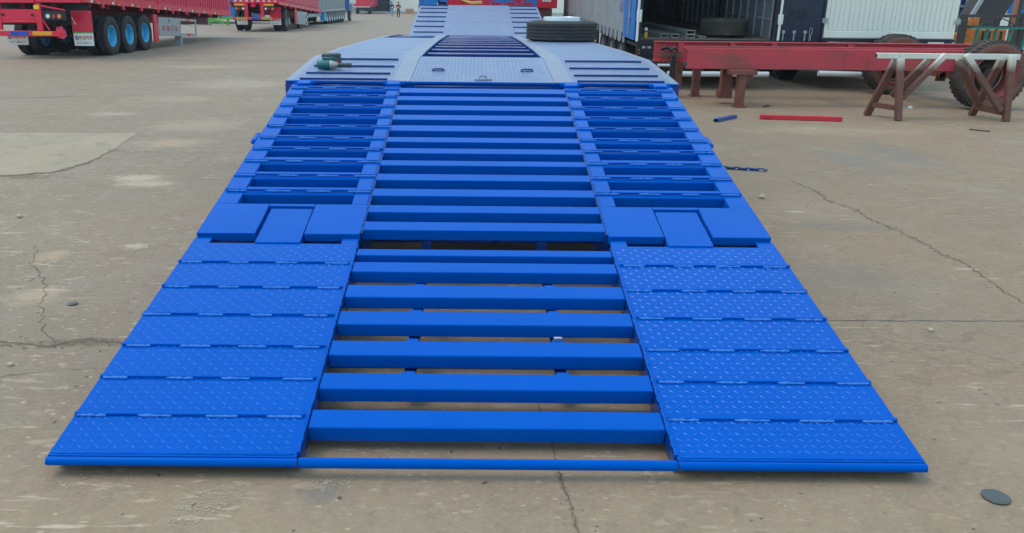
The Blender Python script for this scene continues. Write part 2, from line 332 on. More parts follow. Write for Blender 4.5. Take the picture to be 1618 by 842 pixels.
crack([(.20, .62), (.236, .3), (.246, .056), (.263, -.10), (.272, -.2), (.285, -.5)], .007, seed=3, jag=.006, step=.015)
crack([(2.85, 5.0), (2.937, 4.591), (2.894, 4.158), (2.992, 3.90), (2.965, 3.62), (2.998, 3.36), (3.028, 3.12), (3.04, 2.87), (3.014, 2.69), (3.072, 2.53), (3.02, 2.245), (2.99, 1.99), (2.983, 1.5)], .010, seed=5, step=.03)
crack([(-2.5, 1.14), (-2.29, 1.126), (-2.02, 1.072), (-1.91, 1.16), (-1.73, 1.13), (-1.5, 1.12)], .010, seed=6, jag=.012, step=.03)
crack([(-1.99, 1.07), (-2.28, 1.47), (-2.44, 1.88), (-2.79, 2.37), (-2.92, 2.7)], .007, seed=7, jag=.025)
crack([(-2.6, .62), (-2.2, .70), (-1.85, .82), (-1.6, .84)], .004, seed=8, jag=.012)
JM = mat('joint_filler', (.13, .115, .095), .9, var=.3, scale=12)
crack([(1.45, 1.487), (2.2, 1.495), (3.2, 1.515)], .010, 'expansion_joint', JM, 9, jag=.004)
crack([(-9, 10.5), (-7.6, 10.84), (-6.2, 11.2)], .03, 'expansion_joint', JM, 10, jag=.02, step=.2)
crack([(-9.5, 18.9), (-6.6, 19.44), (-4.4, 19.95), (-1.8, 20.5)], .09, 'expansion_joint', JM, 11, jag=.05, step=.3)
crack([(-12.6, 34.6), (-8, 36.2), (-3, 37.6)], .13, 'expansion_joint', JM, 12, jag=.06, step=.4)
crack([(2.0, 9.6), (4.4, 10.0), (7, 8.3), (9, 7.8)], .010, 'crack', JM, 13, jag=.03, step=.1)
SCR = mat('pale_scrape', (.40, .325, .235), .9, spec=.1, var=.2, scale=20)
def scuff(pts, wid, seed, n_=60, fl=.02):
    """broken pale scrape: many small flakes of dried paint along a line"""
    rd = random.Random(seed); b = MB()
    for k in range(n_):
        t = rd.random()*(len(pts)-1); i = int(t); f = t-i; x = pts[i][0]+(pts[i+1][0]-pts[i][0])*f; y = pts[i][1]+(pts[i+1][1]-pts[i][1])*f
        d = Vector((pts[i+1][0]-pts[i][0], pts[i+1][1]-pts[i][1])).normalized(); nn = Vector((-d.y, d.x))
        o_ = rd.gauss(0, wid*.35); l = fl*rd.uniform(.2, 1.); h = min(wid*.2, .008)*rd.uniform(.15, .6)
        p = Vector((x, y))+nn*o_
        c4 = [p-d*l+nn*h*rd.uniform(.2, 1), p-d*l*.3-nn*h, p+d*l-nn*h*rd.uniform(.2, 1), p+d*l*.5+nn*h]
        b.add([(q.x, q.y, .0014+k*.000002) for q in c4], [(0, 1, 2, 3)])
    b.build('paint_scrape', SCR, smooth=False, kind='structure')
for i, (pts, wd, n_, fl) in enumerate((([(2.93, 5.25), (3.4, 5.55), (3.92, 5.95)], .06, 90, .07), ([(2.9, 6.6), (3.05, 6.72), (3.33, 6.9)], .08, 60, .07), ([(3.7, 4.68), (3.9, 4.85), (4.2, 4.92)], .03, 60, .05), ([(4.35, 5.26), (4.9, 5.6), (5.6, 5.85)], .04, 80, .07), ([(2.55, 4.8), (2.50, 4.5), (2.465, 4.2)], .03, 50, .04),
        ([(3.3, 5.15), (3.9, 5.5), (4.4, 5.45)], .05, 50, .06), ([(4.6, 7.0), (5.3, 7.05)], .05, 40, .06), ([(-.33, .10), (-.345, .32)], .05, 70, .02), ([(-1.0, -.12), (-.80, -.10)], .05, 50, .015), ([(-1.0, -.2), (-.84, -.19)], .04, 50, .015), ([(-1.0, -.26), (-.9, -.26)], .03, 30, .015), ([(-.62, -.06), (-.45, -.04)], .07, 50, .012),
        ([(1.12, -.02), (1.27, 0)], .03, 40, .015), ([(1.3, -.1), (1.4, -.09)], .03, 30, .012), ([(.55, .05), (.57, -.03)], .035, 60, .012), ([(-.75, .5), (-.5, .5)], .08, 40, .014), ([(.9, -.1), (1.0, -.2)], .05, 30, .01), ([(-1.5, .0), (-1.2, -.1)], .12, 40, .014), ([(-2.2, .4), (-1.7, .2)], .3, 60, .014))):
    scuff(pts, wd, 80+i, n_*2, fl*.45)
pm = mat('lighter_concrete', (.385, .30, .215), .85, spec=.15, var=.15, scale=1.4, dirt=(.25, .21, .155), damt=.3, dscale=4, bump=.2, bscale=40)
slab = MB(); _rd = random.Random(2); _o = [(-6.4, 4.87), (-5.0, 4.93), (-4.36, 4.90), (-3.95, 5.1), (-3.88, 5.6), (-3.92, 6.3), (-4.05, 7.0), (-4.12, 7.42), (-4.9, 7.38), (-6.8, 7.3)]
_q = []
for (xa, ya), (xb, yb) in zip(_o, _o[1:]+_o[:1]): _q += [(xa+(xb-xa)*k/8+_rd.gauss(0, .012), ya+(yb-ya)*k/8+_rd.gauss(0, .012)) for k in range(8)]
slab.prism(_q, -.02, .003, 'z')
crack([(-6.4, 4.86), (-5.0, 4.92), (-4.36, 4.89)], .05, 'crack', CRACK, 21, jag=.03, step=.06); crack([(-4.3, 4.9), (-3.94, 5.1), (-3.87, 5.6), (-3.91, 6.3)], .03, 'crack', CRACK, 22, jag=.03, step=.06)
slab.build('concrete_patch', pm, smooth=False, kind='structure')
DIRT = mat('crack_dust', (.19, .14, .10), .95, var=.4, scale=30)
def dirt_line(pts, wid, seed, n_):
    rd = random.Random(seed); b = MB()
    for k in range(n_):
        i = rd.randrange(len(pts)-1); f = rd.random(); x = pts[i][0]+(pts[i+1][0]-pts[i][0])*f+rd.gauss(0, wid*.3); y = pts[i][1]+(pts[i+1][1]-pts[i][1])*f+rd.gauss(0, wid*.3)
        r = rd.uniform(.004, .016)*min(1, wid/.05+.15); a = [rd.uniform(.4, 1)*r for _ in range(6)]
        b.add([(x+a[j]*1.5*math.cos(j*1.047), y+a[j]*.8*math.sin(j*1.047), .0012+k*.000001) for j in range(6)], [(0, 1, 2, 3, 4, 5)])
    b.build('crack_dirt', DIRT, smooth=False, kind='structure')
dirt_line([(-2.4, 1.13), (-2.02, 1.07), (-1.91, 1.16), (-1.55, 1.12)], .07, 1, 130)
dirt_line([(-6, 4.86), (-4.36, 4.89), (-3.94, 5.1), (-3.88, 5.9)], .16, 2, 220)
dirt_line([(2.937, 4.591), (2.894, 4.158), (2.992, 3.90), (2.965, 3.62), (3.028, 3.12), (3.014, 2.69), (3.072, 2.53), (2.99, 1.99)], .05, 3, 130)
dirt_line([(.246, .056), (.263, -.10), (.285, -.5)], .016, 4, 45)
dirt_line([(-3.9, 6.2), (-3.3, 6.15), (-2.4, 6.2)], .10, 5, 70)
gr = MB(); rd = random.Random(4)
for k in range(520):
    c0 = rd.choice([(-1.9, 1.12, .35, .04), (-4.1, 4.87, .6, .14), (3.02, 2.6, .1, 1.0), (.26, 0, .03, .3), (-3.2, 5, 1.6, 3), (3, 4, 2, 3), (0, -.2, 2.2, .4), (-2.3, 1.5, .5, .8), (-2.3, 2.2, .5, .6)])
    x, y, s_ = c0[0]+rd.gauss(0, c0[2]), c0[1]+rd.gauss(0, c0[3]), rd.uniform(.002, .0055)
    if abs(x) < 1.5 and y > -.05: continue
    gr.add([(x-s_, y-s_*.7, 0), (x+s_, y-s_*.5, 0), (x+s_*.8, y+s_, 0), (x-s_*.6, y+s_, 0), (x+rd.uniform(-.3, .3)*s_, y, s_*1.1)], [(0, 1, 4), (1, 2, 4), (2, 3, 4), (3, 0, 4), (3, 2, 1, 0)])
gr.build('gravel', [DUST], smooth=False, kind='stuff')

# ------------------------------------------------------------------ low-bed trailer
LB = thing('lowbed_trailer', 'bright blue low-bed trailer with its loading ramp lowered onto the concrete', 'trailer')
a1, a2 = math.atan(.1856), math.atan(.2115)
ML = T((0, 0, .07)) @ Matrix.Rotation(a1, 4, 'X')
MU = T((0, 1.65, .395)) @ Matrix.Rotation(a2, 4, 'X')
LUGGLINT = mat('tread_lug_glint_paint', (.006, .12, .53), .12, spec=.35, var=.15, scale=30)  # lighter than the plates: glints on the lugs are put into the colour
def bead(seed, L=.11):
    rd = random.Random(seed); b = MB(); k = 12
    b.tube([(-L/2+L*i/k, rd.uniform(-.0012, .0012), 0) for i in range(k+1)], [(.0035 if i in (0, k) else rd.uniform(.0028, .0058)) for i in range(k+1)], 6)
    return b.mesh('weld_bead', WELD)
BEADS = [bead(i) for i in range(4)]
def place(name, me, parent, M, label=None):
    o = link(name, me, parent); o.matrix_basis = M
    return o
def lugs(name, parent, x0, x1, u0, u1, M, pitch=.031, L=.031, W=.0085, h=.0021, m=LUGGLINT, zf=None):
    """raised tread pattern of chequer plate, bars alternating in direction"""
    b = MB(); nx, ny = int((x1-x0)/pitch), int((u1-u0)/pitch)
    for j in range(ny):
        for i in range(nx):
            cx, cy = x0+pitch*(i+.5), u0+pitch*(j+.5); s_ = 1 if (i+j) % 2 else -1
            dx, dy = .8*L/2, .6*s_*L/2; ex, ey = -.6*s_*W/2, .8*W/2
            z = zf(cy) if zf else 0
            b.add([(cx-dx, cy-dy, z), (cx+ex, cy+ey, z), (cx+dx, cy+dy, z), (cx-ex, cy-ey, z), (cx-dx*.5, cy-dy*.5, z+h), (cx+dx*.5, cy+dy*.5, z+h)],
                  [(0, 4, 1), (1, 4, 5), (1, 5, 2), (2, 5, 3), (3, 5, 4), (3, 4, 0)], M)
    return b.build(name, m, parent, kind='stuff')

# --- folding lower ramp
fr = MB()
for x in (-1.488, -.650, .650, 1.488):
    fr.prism([(.02, -.0105), (1.60, -.0105), (1.60, -.13), (.3, -.090), (.02, -.060)], x-.0065, x+.0065, 'x', ML)
for u in (.35, .8, 1.25, 1.58):
    for s_ in (-1, 1): fr.box(s_*1.07-.4, s_*1.07+.4, u-.02, u+.02, -.06, -.014, ML)
fr.box(-1.45, 1.45, .63, .70, -.078, -.067, ML)
ramp = fr.build('loading_ramp', BSHADE, LB)
for x0, x1 in ((-1.5, -.648), (-.642, .646), (.652, 1.5)):
    f = MB(); rr_ = .0185 if x0 > -1 and x1 < 1 else .0155; f.cyl((x0, -.008, .053), (x1, -.008, .053), rr_, 16); f.build('foot_pipe', BLUE, ramp)
for s_ in (-1, 1):
    x0, x1 = (.652, 1.5) if s_ > 0 else (-1.5, -.652)
    pl = MB(); pl.box(x0, x1, .0, 1.607, -.010, 0, ML)
    for q0, q1 in ((1.412, 1.5), (.652, .735)):
        pl.box(min(s_*q0, s_*q1), max(s_*q0, s_*q1), 1.607, 1.668, -.010, .0, ML)
    pl.build('tread_plate', BLUE, ramp)
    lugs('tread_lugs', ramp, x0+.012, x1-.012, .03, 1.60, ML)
    sm = MB(); rd = random.Random(20+s_)
    sm.tube([(s_*.650+rd.uniform(-.002, .002), .02+1.58*i/110, .001) for i in range(111)], [rd.uniform(.0035, .0075) for i in range(111)], 6)
    sm.v = [tuple(ML @ Vector(p)) for p in sm.v]; sm.build('weld_seam', BLUE, ramp)
    sm = MB(); sm.tube([(x0+.01+(x1-x0-.02)*i/90, .012+rd.uniform(-.002, .002), .0) for i in range(91)], [rd.uniform(.003, .0062) for i in range(91)], 6)
    sm.v = [tuple(ML @ Vector(p)) for p in sm.v]; sm.build('weld_seam', BLUE, ramp)
    for k, y in enumerate((1.385, 1.147, .908, .668, .451, .225)):
        u = y/math.cos(a1)-.016
        c = MB(); c.box(.664, 1.5, u, u+.017, 0.0005, .011, ML, bev=.002)
        if s_ < 0: c.v = [(-p[0], p[1], p[2]) for p in c.v]
        c.build('cleat', BLUE, ramp)
        for j, fx in enumerate((.075, .36, .635, .915)):
            place('weld_bead', BEADS[(k+j) % 4], ramp, ML @ T((s_*(.664+.836*(1-fx if s_ < 0 else fx)+random.uniform(-.012, .012)), u-.003, .005)) @ Matrix.Diagonal((random.uniform(.85, 1.2), 1, 1.25, 1)))
for u0, u1 in ((.16, .264), (.389, .494), (.615, .723), (.849, .959), (1.08, 1.194), (1.32, 1.42), (1.491, 1.56)):
    c = MB(); c.box(-.644, .644, u0, u1, -.066, -.002, ML, bev=.004); c.build('slat', BLUE, ramp)
for x in (-.311, .311):
    for u, z in ((1.245, -.07), (1.01, -.07), (.775, -.07), (.545, -.075)):
        c = MB(); c.box(x-.027, x+.027, u-.016, u+.016, z-.03, z+.036, ML, bev=.003); c.build('support_block', BLUE, ramp)
    c = MB(); c.box(x-.024, x+.024, .5, 1.56, -.11, -.085, ML); c.build('support_bar', BSHADE, ramp)
c = MB(); c.box(.292, .326, .7765, .790, -.0355, -.020, ML); c.build('bare_shim', SILVER, ramp)

# --- fixed sloping tail with open ladders
fr = MB()
for s_ in (-1, 1):
    for q0, q1 in ((.65, .74), (1.375, 1.497)):
        fr.box(min(s_*q0, s_*q1), max(s_*q0, s_*q1), .36, 2.56, -.10, -.001, MU, bev=.004)
    fr.box(s_*1.0-.33, s_*1.0+.33, .36, 2.5, -.32, -.30, MU)
    fr.box(s_*1.49-.006, s_*1.49+.006, .0, 2.5, -.34, -.02, MU)
fr.box(-1.486, 1.486, 1.2, 1.3, -.335, -.29, MU)
tail = fr.build('sloping_tail', BLUE, LB)
bars = [(.352, .359), (.487, .591), (.708, .813), (.93, 1.044), (1.148, 1.227), (1.324, 1.43), (1.551, 1.639), (1.759, 1.859), (1.978, 2.075), (2.208, 2.29), (2.373, 2.50)]
ucl = (2.47, 2.286, 2.061, 1.841, 1.627, 1.41, 1.213, 1.008, .789, .567)
for s_ in (-1, 1):
    for u0, u1 in bars[1:]:
        c = MB(); c.box(.741, 1.374, u0, u1, -.095, -.003, MU, bev=.003)
        if s_ < 0: c.v = [(-p[0], p[1], p[2]) for p in c.v]
        c.build('cross_bar', BLUE, tail)
    for k, ua in enumerate(ucl):
        u = ua-.047
        c = MB(); c.box(.645, 1.482, u, u+.012, .0005, .015, MU, bev=.002)
        if s_ < 0: c.v = [(-p[0], p[1], p[2]) for p in c.v]
        c.build('cleat', BLUE, tail)
        for j, fx in enumerate((.075, .37, .65, .925)):
            place('weld_bead', BEADS[(k+j) % 4], tail, MU @ T((s_*(.645+.837*(1-fx if s_ < 0 else fx)+random.uniform(-.012, .012)), u-.004, .006)) @ Matrix.Diagonal((random.uniform(.9, 1.3), 1.1, 1.4, 1)))
    # flat pads either side of the recessed hinge tongue
    for q0, q1 in ((.648, .938), (1.192, 1.497)):
        c = MB(); c.box(min(s_*q0, s_*q1), max(s_*q0, s_*q1), .0, .357, -.046, .001, MU, bev=.003); c.build('hinge_pad', BLUE, tail)
    c = MB(); c.box(min(s_*.94, s_*1.19), max(s_*.94, s_*1.19), .33, .357, -.046, .0, MU); c.build('pad_bridge', BLUE, tail)
    c = MB(); c.box(min(s_*.945, s_*1.178), max(s_*.945, s_*1.178), -.078, .318, -.058, -.009, MU, bev=.003); c.build('hinge_tongue', BLUE, tail)
    c = MB(); rd = random.Random(50+s_)
    for xx in (.949, 1.174):
        c = MB(); c.tube([(s_*xx, -.06+.37*i/24, -.0115) for i in range(25)], [rd.uniform(.003, .006) for i in range(25)], 6)
        c.v = [tuple(MU @ Vector(p)) for p in c.v]; c.build('weld_seam', BLUE, tail)
    c = MB(); c.box(s_*1.0-.35, s_*1.0+.35, .02, .04, -.30, -.05, MU); c.build('hinge_beam', BSHADE, tail)
    for x in (.70, 1.40):
        c = MB(); c.box(s_*x-.055, s_*x+.055, 2.50, 2.60, -.05, .018, MU, bev=.008); c.cyl(MU @ Vector((s_*x-.085, 2.575, -.005)), MU @ Vector((s_*x+.085, 2.575, -.005)), .024, 12)
        c.build('hinge_knuckle', BLUE, tail)
    c = MB(); c.box(s_*1.515-.03, s_*1.515+.022, 1.34, 1.50, -.05, -.008, MU, bev=.016); c.build('side_lug', BLUE, tail)
    sm = MB(); rd = random.Random(60+s_)
    sm.tube([(s_*.647+rd.uniform(-.002, .002), .02+2.46*i/130, .0) for i in range(131)], [rd.uniform(.002, .006) for i in range(131)], 6)
    sm.v = [tuple(MU @ Vector(p)) for p in sm.v]; sm.build('weld_seam', BLUE, tail)
for u0, u1 in ((2.353, 2.465), (2.175, 2.267), (1.957, 2.06), (1.75, 1.85), (1.529, 1.635), (1.323, 1.409), (1.127, 1.212), (.927, 1.007), (.703, .797), (.483, .58), (.271, .36), (.058, .156)):
    c = MB(); c.box(-.640, .640, u0, u1, -.062, -.002, MU, bev=.003); c.build('slat', BLUE, tail)
for x in (-.307, .307):
    c = MB(); c.box(x-.024, x+.024, .06, 2.4, -.14, -.066, MU); c.build('support_bar', BSHADE, tail)
c = MB(); c.box(-.64, .64, .4, 2.5, -.26, -.24, MU); c.build('belly_plate', BSHADE, tail)
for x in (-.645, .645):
    c = MB(); c.box(x-.008, x+.008, .02, 2.5, -.26, -.004, MU); c.build('inner_web', BSHADE, tail)

# --- rear deck over the axles
PROF = [(4.175, .945), (5.365, 1.047), (6.762, 1.047), (7.911, 1.037), (9.091, 1.025), (10.23, 1.008), (11.22, .989), (12.51, .965), (13.54, .932), (14.58, .877), (15.4, .773), (16.23, .711)]
def ZD(y):
    for (y0, z0), (y1, z1) in zip(PROF, PROF[1:]):
        if y <= y1: return z0+(z1-z0)*(y-y0)/(y1-y0)
    return PROF[-1][1]
def seg(y0, y1, dz=0.):
    return [(y0, ZD(y0)+dz)]+[(y, z+dz) for y, z in PROF if y0+.01 < y < y1-.01]+[(y1, ZD(y1)+dz)]
fr = MB()
for s_ in (-1, 1):
    for x0, x1 in ((1.541, 1.553), (.62, .64)): fr.ribbon(min(s_*x0, s_*x1), max(s_*x0, s_*x1), seg(4.175, 16.2, -.012), .26)
fr.box(-1.54, 1.54, 4.18, 4.20, .74, .935); fr.box(-1.5, 1.5, 16.0, 16.3, .5, .69)
fr.box(-1.54, 1.54, 4.6, 16, .55, .57)
deck = fr.build('rear_deck', BLUE, LB)
for s_ in (-1, 1):
    c = MB(); c.ribbon(min(s_*1.488, s_*1.556), max(s_*1.488, s_*1.556), seg(4.168, 15.9), .012); c.build('edge_strip', BSTRIP, deck)
    c = MB(); c.ribbon(min(s_*.573, s_*.722), max(s_*.573, s_*.722), seg(4.168, 15.6, .002), .014); c.build('beam_flange', BSTRIP, deck)
    for y0, y1 in ((4.168, 6.655), (6.667, 10.62)):
        c = MB(); c.ribbon(min(s_*.725, s_*1.485), max(s_*.725, s_*1.485), seg(y0, y1), .012); c.build('deck_plate', BDECK, deck)
        pt = .032 if y0 < 5 else .055
        lugs('tread_lugs', deck, min(s_*.74, s_*1.475), max(s_*.74, s_*1.475), y0+.03, y1-.02, None, pt, pt*.85, pt*.24, .0009, BDECK, ZD)
    for y in (5.21, 4.825, 4.47, 4.205):
        sl_ = (ZD(y+.01)-ZD(y-.01))/.02; Mx = T((0, y, ZD(y))) @ Matrix.Rotation(math.atan(sl_), 4, 'X')
        c = MB(); c.box(.755, 1.45, -.008, .008, .0005, .016, Mx, bev=.002)
        if s_ < 0: c.v = [(-p[0], p[1], p[2]) for p in c.v]
        c.build('cleat', BSHADE, deck)
    for k in range(7):
        y = 10.75+k*.62; z = ZD(y)-.02
        c = MB(); c.box(min(s_*.726, s_*1.484), max(s_*.726, s_*1.484), y, y+.07, z-.10, z, bev=.004); c.build('slat', BSHADE, deck)
c = MB(); c.ribbon(-.570, .570, seg(4.168, 5.55), .012); c.build('hatch_plate', BDECK, deck)
lugs('tread_lugs', deck, -.56, .56, 4.20, 5.53, None, .034, .030, .0075, .0010, BDECK, ZD)
for x, y in ((-.37, 4.665), (.38, 4.675)):
    c = MB(); c.tube([(x-.045, y, ZD(y)), (x-.045, y, ZD(y)+.012), (x-.035, y, ZD(y)+.017), (x+.035, y, ZD(y)+.017), (x+.045, y, ZD(y)+.012), (x+.045, y, ZD(y))], .008, 8)
    c.box(x-.055, x+.055, y-.014, y+.014, ZD(y)+.001, ZD(y)+.006); c.build('hatch_handle', BSHADE, deck)
c = MB(); c.box(-.06, .075, 4.225, 4.275, ZD(4.25)-.003, ZD(4.25)+.012, bev=.004); c.tube([(-.02, 4.25, ZD(4.25)+.01), (-.02, 4.25, ZD(4.25)+.03), (.03, 4.25, ZD(4.25)+.03), (.03, 4.25, ZD(4.25)+.01)], .007, 8); c.build('hatch_latch', BSTRIP, deck)
for k in range(11):
    y = 5.70+.79*k; z = ZD(y)-.03
    c = MB(); c.box(-.572, .572, y, y+.20, z-.12, z, bev=.004); c.build('slat', BSHADE, deck)
for x0, x1 in ((-1.32, -.80), (-.545, .545), (.80, 1.32)):   # pressed rear face below the deck edge
    c = MB(); c.box(x0, x1, 4.155, 4.178, .775, .918, bev=.01); c.build('rear_face_panel', BSHADE, deck)
c = MB(); c.box(-1.556, 1.556, 4.158, 4.174, .925, .942, bev=.003); c.build('rear_lip', BLUE, deck)
for s_ in (-1, 1):
    c = MB(); c.box(min(s_*1.44, s_*1.556), max(s_*1.44, s_*1.556), 4.15, 4.172, .76, .922); c.build('corner_plate', BSHADE, deck)
def wheel_meshes(r, wd, rim_r, ribs=True, n=36):
    h = wd/2; g = .008 if ribs else 0
    pr = [(rim_r, -h*.72), (rim_r+.02, -h*.86), (rim_r+(r-rim_r)*.45, -h), (r-.05, -h*.93), (r-.012, -h*.80)]
    for k in range(5):
        a, b_ = -h*.78+k*h*.312, -h*.78+(k+1)*h*.312
        pr += [(r, a+.012*h), (r, b_-.05*h)]
        if ribs and k < 4: pr += [(r-.014, b_-.045*h), (r-.014, b_-.005*h)]
    pr += [(r-.012, h*.80), (r-.05, h*.93), (rim_r+(r-rim_r)*.45, h), (rim_r+.02, h*.86), (rim_r, h*.72)]
    t = MB(); t.lathe(pr, None, n)
    q = MB(); q.lathe([(rim_r+.004, -h*.74), (rim_r+.002, -h*.80), (rim_r-.015, -h*.78), (rim_r-.03, -h*.55), (rim_r-.045, -h*.1), (rim_r-.05, h*.3), (rim_r*.62, h*.34), (rim_r*.45, h*.22), (rim_r*.3, h*.22), (rim_r*.28, 0), (.001, -.01)], None, n)
    for k in range(10):
        t_ = k*2*math.pi/10; q.cyl((math.cos(t_)*rim_r*.52, math.sin(t_)*rim_r*.52, h*.3), (math.cos(t_)*rim_r*.52, math.sin(t_)*rim_r*.52, h*.18), .014, 6)
    q.lathe([(rim_r-.001, h*.76), (rim_r-.03, h*.4)], None, n)
    return t, q
# the rim profile above opens towards local -Z
tw, rw = wheel_meshes(.47, .30, .25)
twm, rwm = tw.mesh('wheel', BLACK), rw.mesh('rim', GREYS)
for y in (7.3, 8.4, 9.5):
    for s_ in (-1, 1):
        o = link('wheel', twm, LB, (s_*1.12, y, .47), (0, R(-90*s_), 0)); link('rim', rwm, o)
# --- gooseneck
def GN(y, dz=0.): return .85+.15*(y-16.68)+dz
fr = MB(); fr.prism([(-1.553, 16.35), (1.553, 16.35), (1.553, 20.2), (1.53, 20.4), (1.45, 20.53), (1.3, 20.58), (-1.3, 20.58), (-1.45, 20.53), (-1.53, 20.4), (-1.553, 20.2)], -.2, 0, 'z', T((0, 16.68, .85)) @ Matrix.Rotation(math.atan(.15), 4, 'X') @ T((0, -16.68, 0)))
for x in (-.6, .6): fr.box(x-.1, x+.1, 20.3, 23.2, 1.18, 1.40)
fr.box(-1.2, 1.2, 21.3, 23.4, 1.08, 1.17)
goose = fr.build('gooseneck', BDECK, LB)
MG = T((0, 16.68, .85)) @ Matrix.Rotation(math.atan(.15), 4, 'X') @ T((0, -16.68, 0))
for y0, y1 in ((16.4, 18.0), (18.015, 19.75), (19.765, 20.53)):
    c = MB(); c.box(-.76, .76, y0, y1, .001, .008, MG); c.build('cover_plate', BDECK, goose)
for s_ in (-1, 1):
    for y in (16.72, 17.42, 18.08, 18.70, 19.34, 19.94, 20.42):
        c = MB(); c.box(.80, 1.50 if y > 17 else 1.47, y, y+.02, .001, .024, MG, bev=.003)
        if s_ < 0: c.v = [(-p[0], p[1], p[2]) for p in c.v]
        c.build('cleat', BSHADE, goose)
for s_ in (-1, 1):
    c = MB(); c.box(s_*1.2-.08, s_*1.2+.08, 22.5, 22.66, 0, 1.1, bev=.01); c.box(s_*1.2-.16, s_*1.2+.16, 22.42, 22.74, 0, .03); c.build('landing_leg', BLUE, goose)

# --- things lying on the low-bed trailer
def flat_tyre(name, label, group, loc, r, wd, rim, m, mr):
    t = thing(name, label, 'tyre', loc, (R(180), 0, 0) if rim else (0, 0, .3), group)
    tb, rb = wheel_meshes(r, wd, r*.54)
    o = tb.build('tread', m, t)
    if rim: rb.build('rim', mr, t)
    return t
ty = flat_tyre('spare_tyre', 'black tyre with a silver rim lying flat on the blue deck', 'loose truck tyres', (1.155, 9.60, ZD(9.6)+.142), .50, .28, False, BLACK, SILV)
c = MB(); c.lathe([(.27, .09), (.272, .155), (.262, .185), (.24, .19), (.225, .175), (.2, .06), (.1, .05), (.001, .05)], None, 36); c.build('rim', SILV, ty)

dr = thing('impact_wrench', 'teal cordless impact wrench with black socket lying on the blue deck', 'power tool', (-1.335, 4.66, ZD(4.66)+.002), (math.atan(.0857), 0, R(-6)))
M0 = T((0, 0, .040)) @ RY90
c = MB(); c.lathe([(.001, -.058), (.024, -.057), (.033, -.052), (.036, -.045), (.037, .0), (.036, .05), (.035, .062)], M0, 24); c.build('motor_housing', TEAL, dr)
c = MB(); c.lathe([(.037, .060), (.037, .074), (.032, .076), (.031, .092), (.022, .112), (.016, .120), (.010, .128)], M0, 24); c.build('nose_cone', ALU, dr)
c = MB(); c.lathe([(.010, .126), (.017, .130), (.0175, .150), (.020, .235), (.014, .237), (.001, .236)], M0, 18); c.build('socket', DGREY, dr)
c = MB(); c.box(-.03, .035, .02, .16, .012, .060, bev=.012); c.build('grip', TEAL, dr)
c = MB(); c.box(-.055, .085, .13, .20, .004, .088, bev=.012); c.build('battery_housing', TEAL, dr)
c = MB(); c.box(-.06, .095, .14, .225, .075, .108, bev=.010); c.box(.065, .098, .135, .215, .012, .085, bev=.008); c.build('battery', DGREY, dr)
c = MB(); c.box(.072, .092, .130, .137, .024, .062, bev=.002); c.build('latch_button', REDPL, dr)

# ------------------------------------------------------------------ red semi-trailers on the left
def emblem(parent, x, z, y, r, face='F'):
    c = MB()
    if face == 'F':
        c.cyl((x, y, z), (x, y-.003, z), r, 20)
        c.prism([(x-r*.7, z-r*.35), (x-r*.25, z+r*.4), (x, z), (x+r*.25, z+r*.4), (x+r*.7, z-r*.35), (x+r*.3, z-r*.35), (x, z-r*.15), (x-r*.3, z-r*.35)], y-.0032, y-.006, 'y', None, 1)
    c.build('emblem', [TXB, TXW], parent)
def flap(parent, x0, x1, z0, z1, y, red_from, scale=1.):
    f = MB(); f.box(x0, x1, y, y+.012, z0, z1, bev=.004); o = f.build('mudflap', WHITE, parent)
    if red_from < z1:
        q = MB(); q.box(x0-.004, x1+.004, y-.006, y+.016, red_from+.03, z1+.004); q.build('flap_backing', RED, o)
        q = MB(); q.box(x0, x1, y-.004, y, red_from, red_from+.03); q.build('flap_stripe', GREEN, o)
    cx, zz = (x0+x1)/2, z0+.2*scale
    emblem(o, x0+.085*scale, zz, y-.001, .05*scale)
    text('华岳汽车', .105*scale, (cx+.055*scale, y-.003, zz), FRONT, TXR, o, sx=.86, bold=.002)
    text('0537-7808111', .066*scale, (cx, y-.003, z0+.07*scale), FRONT, TXG, o)
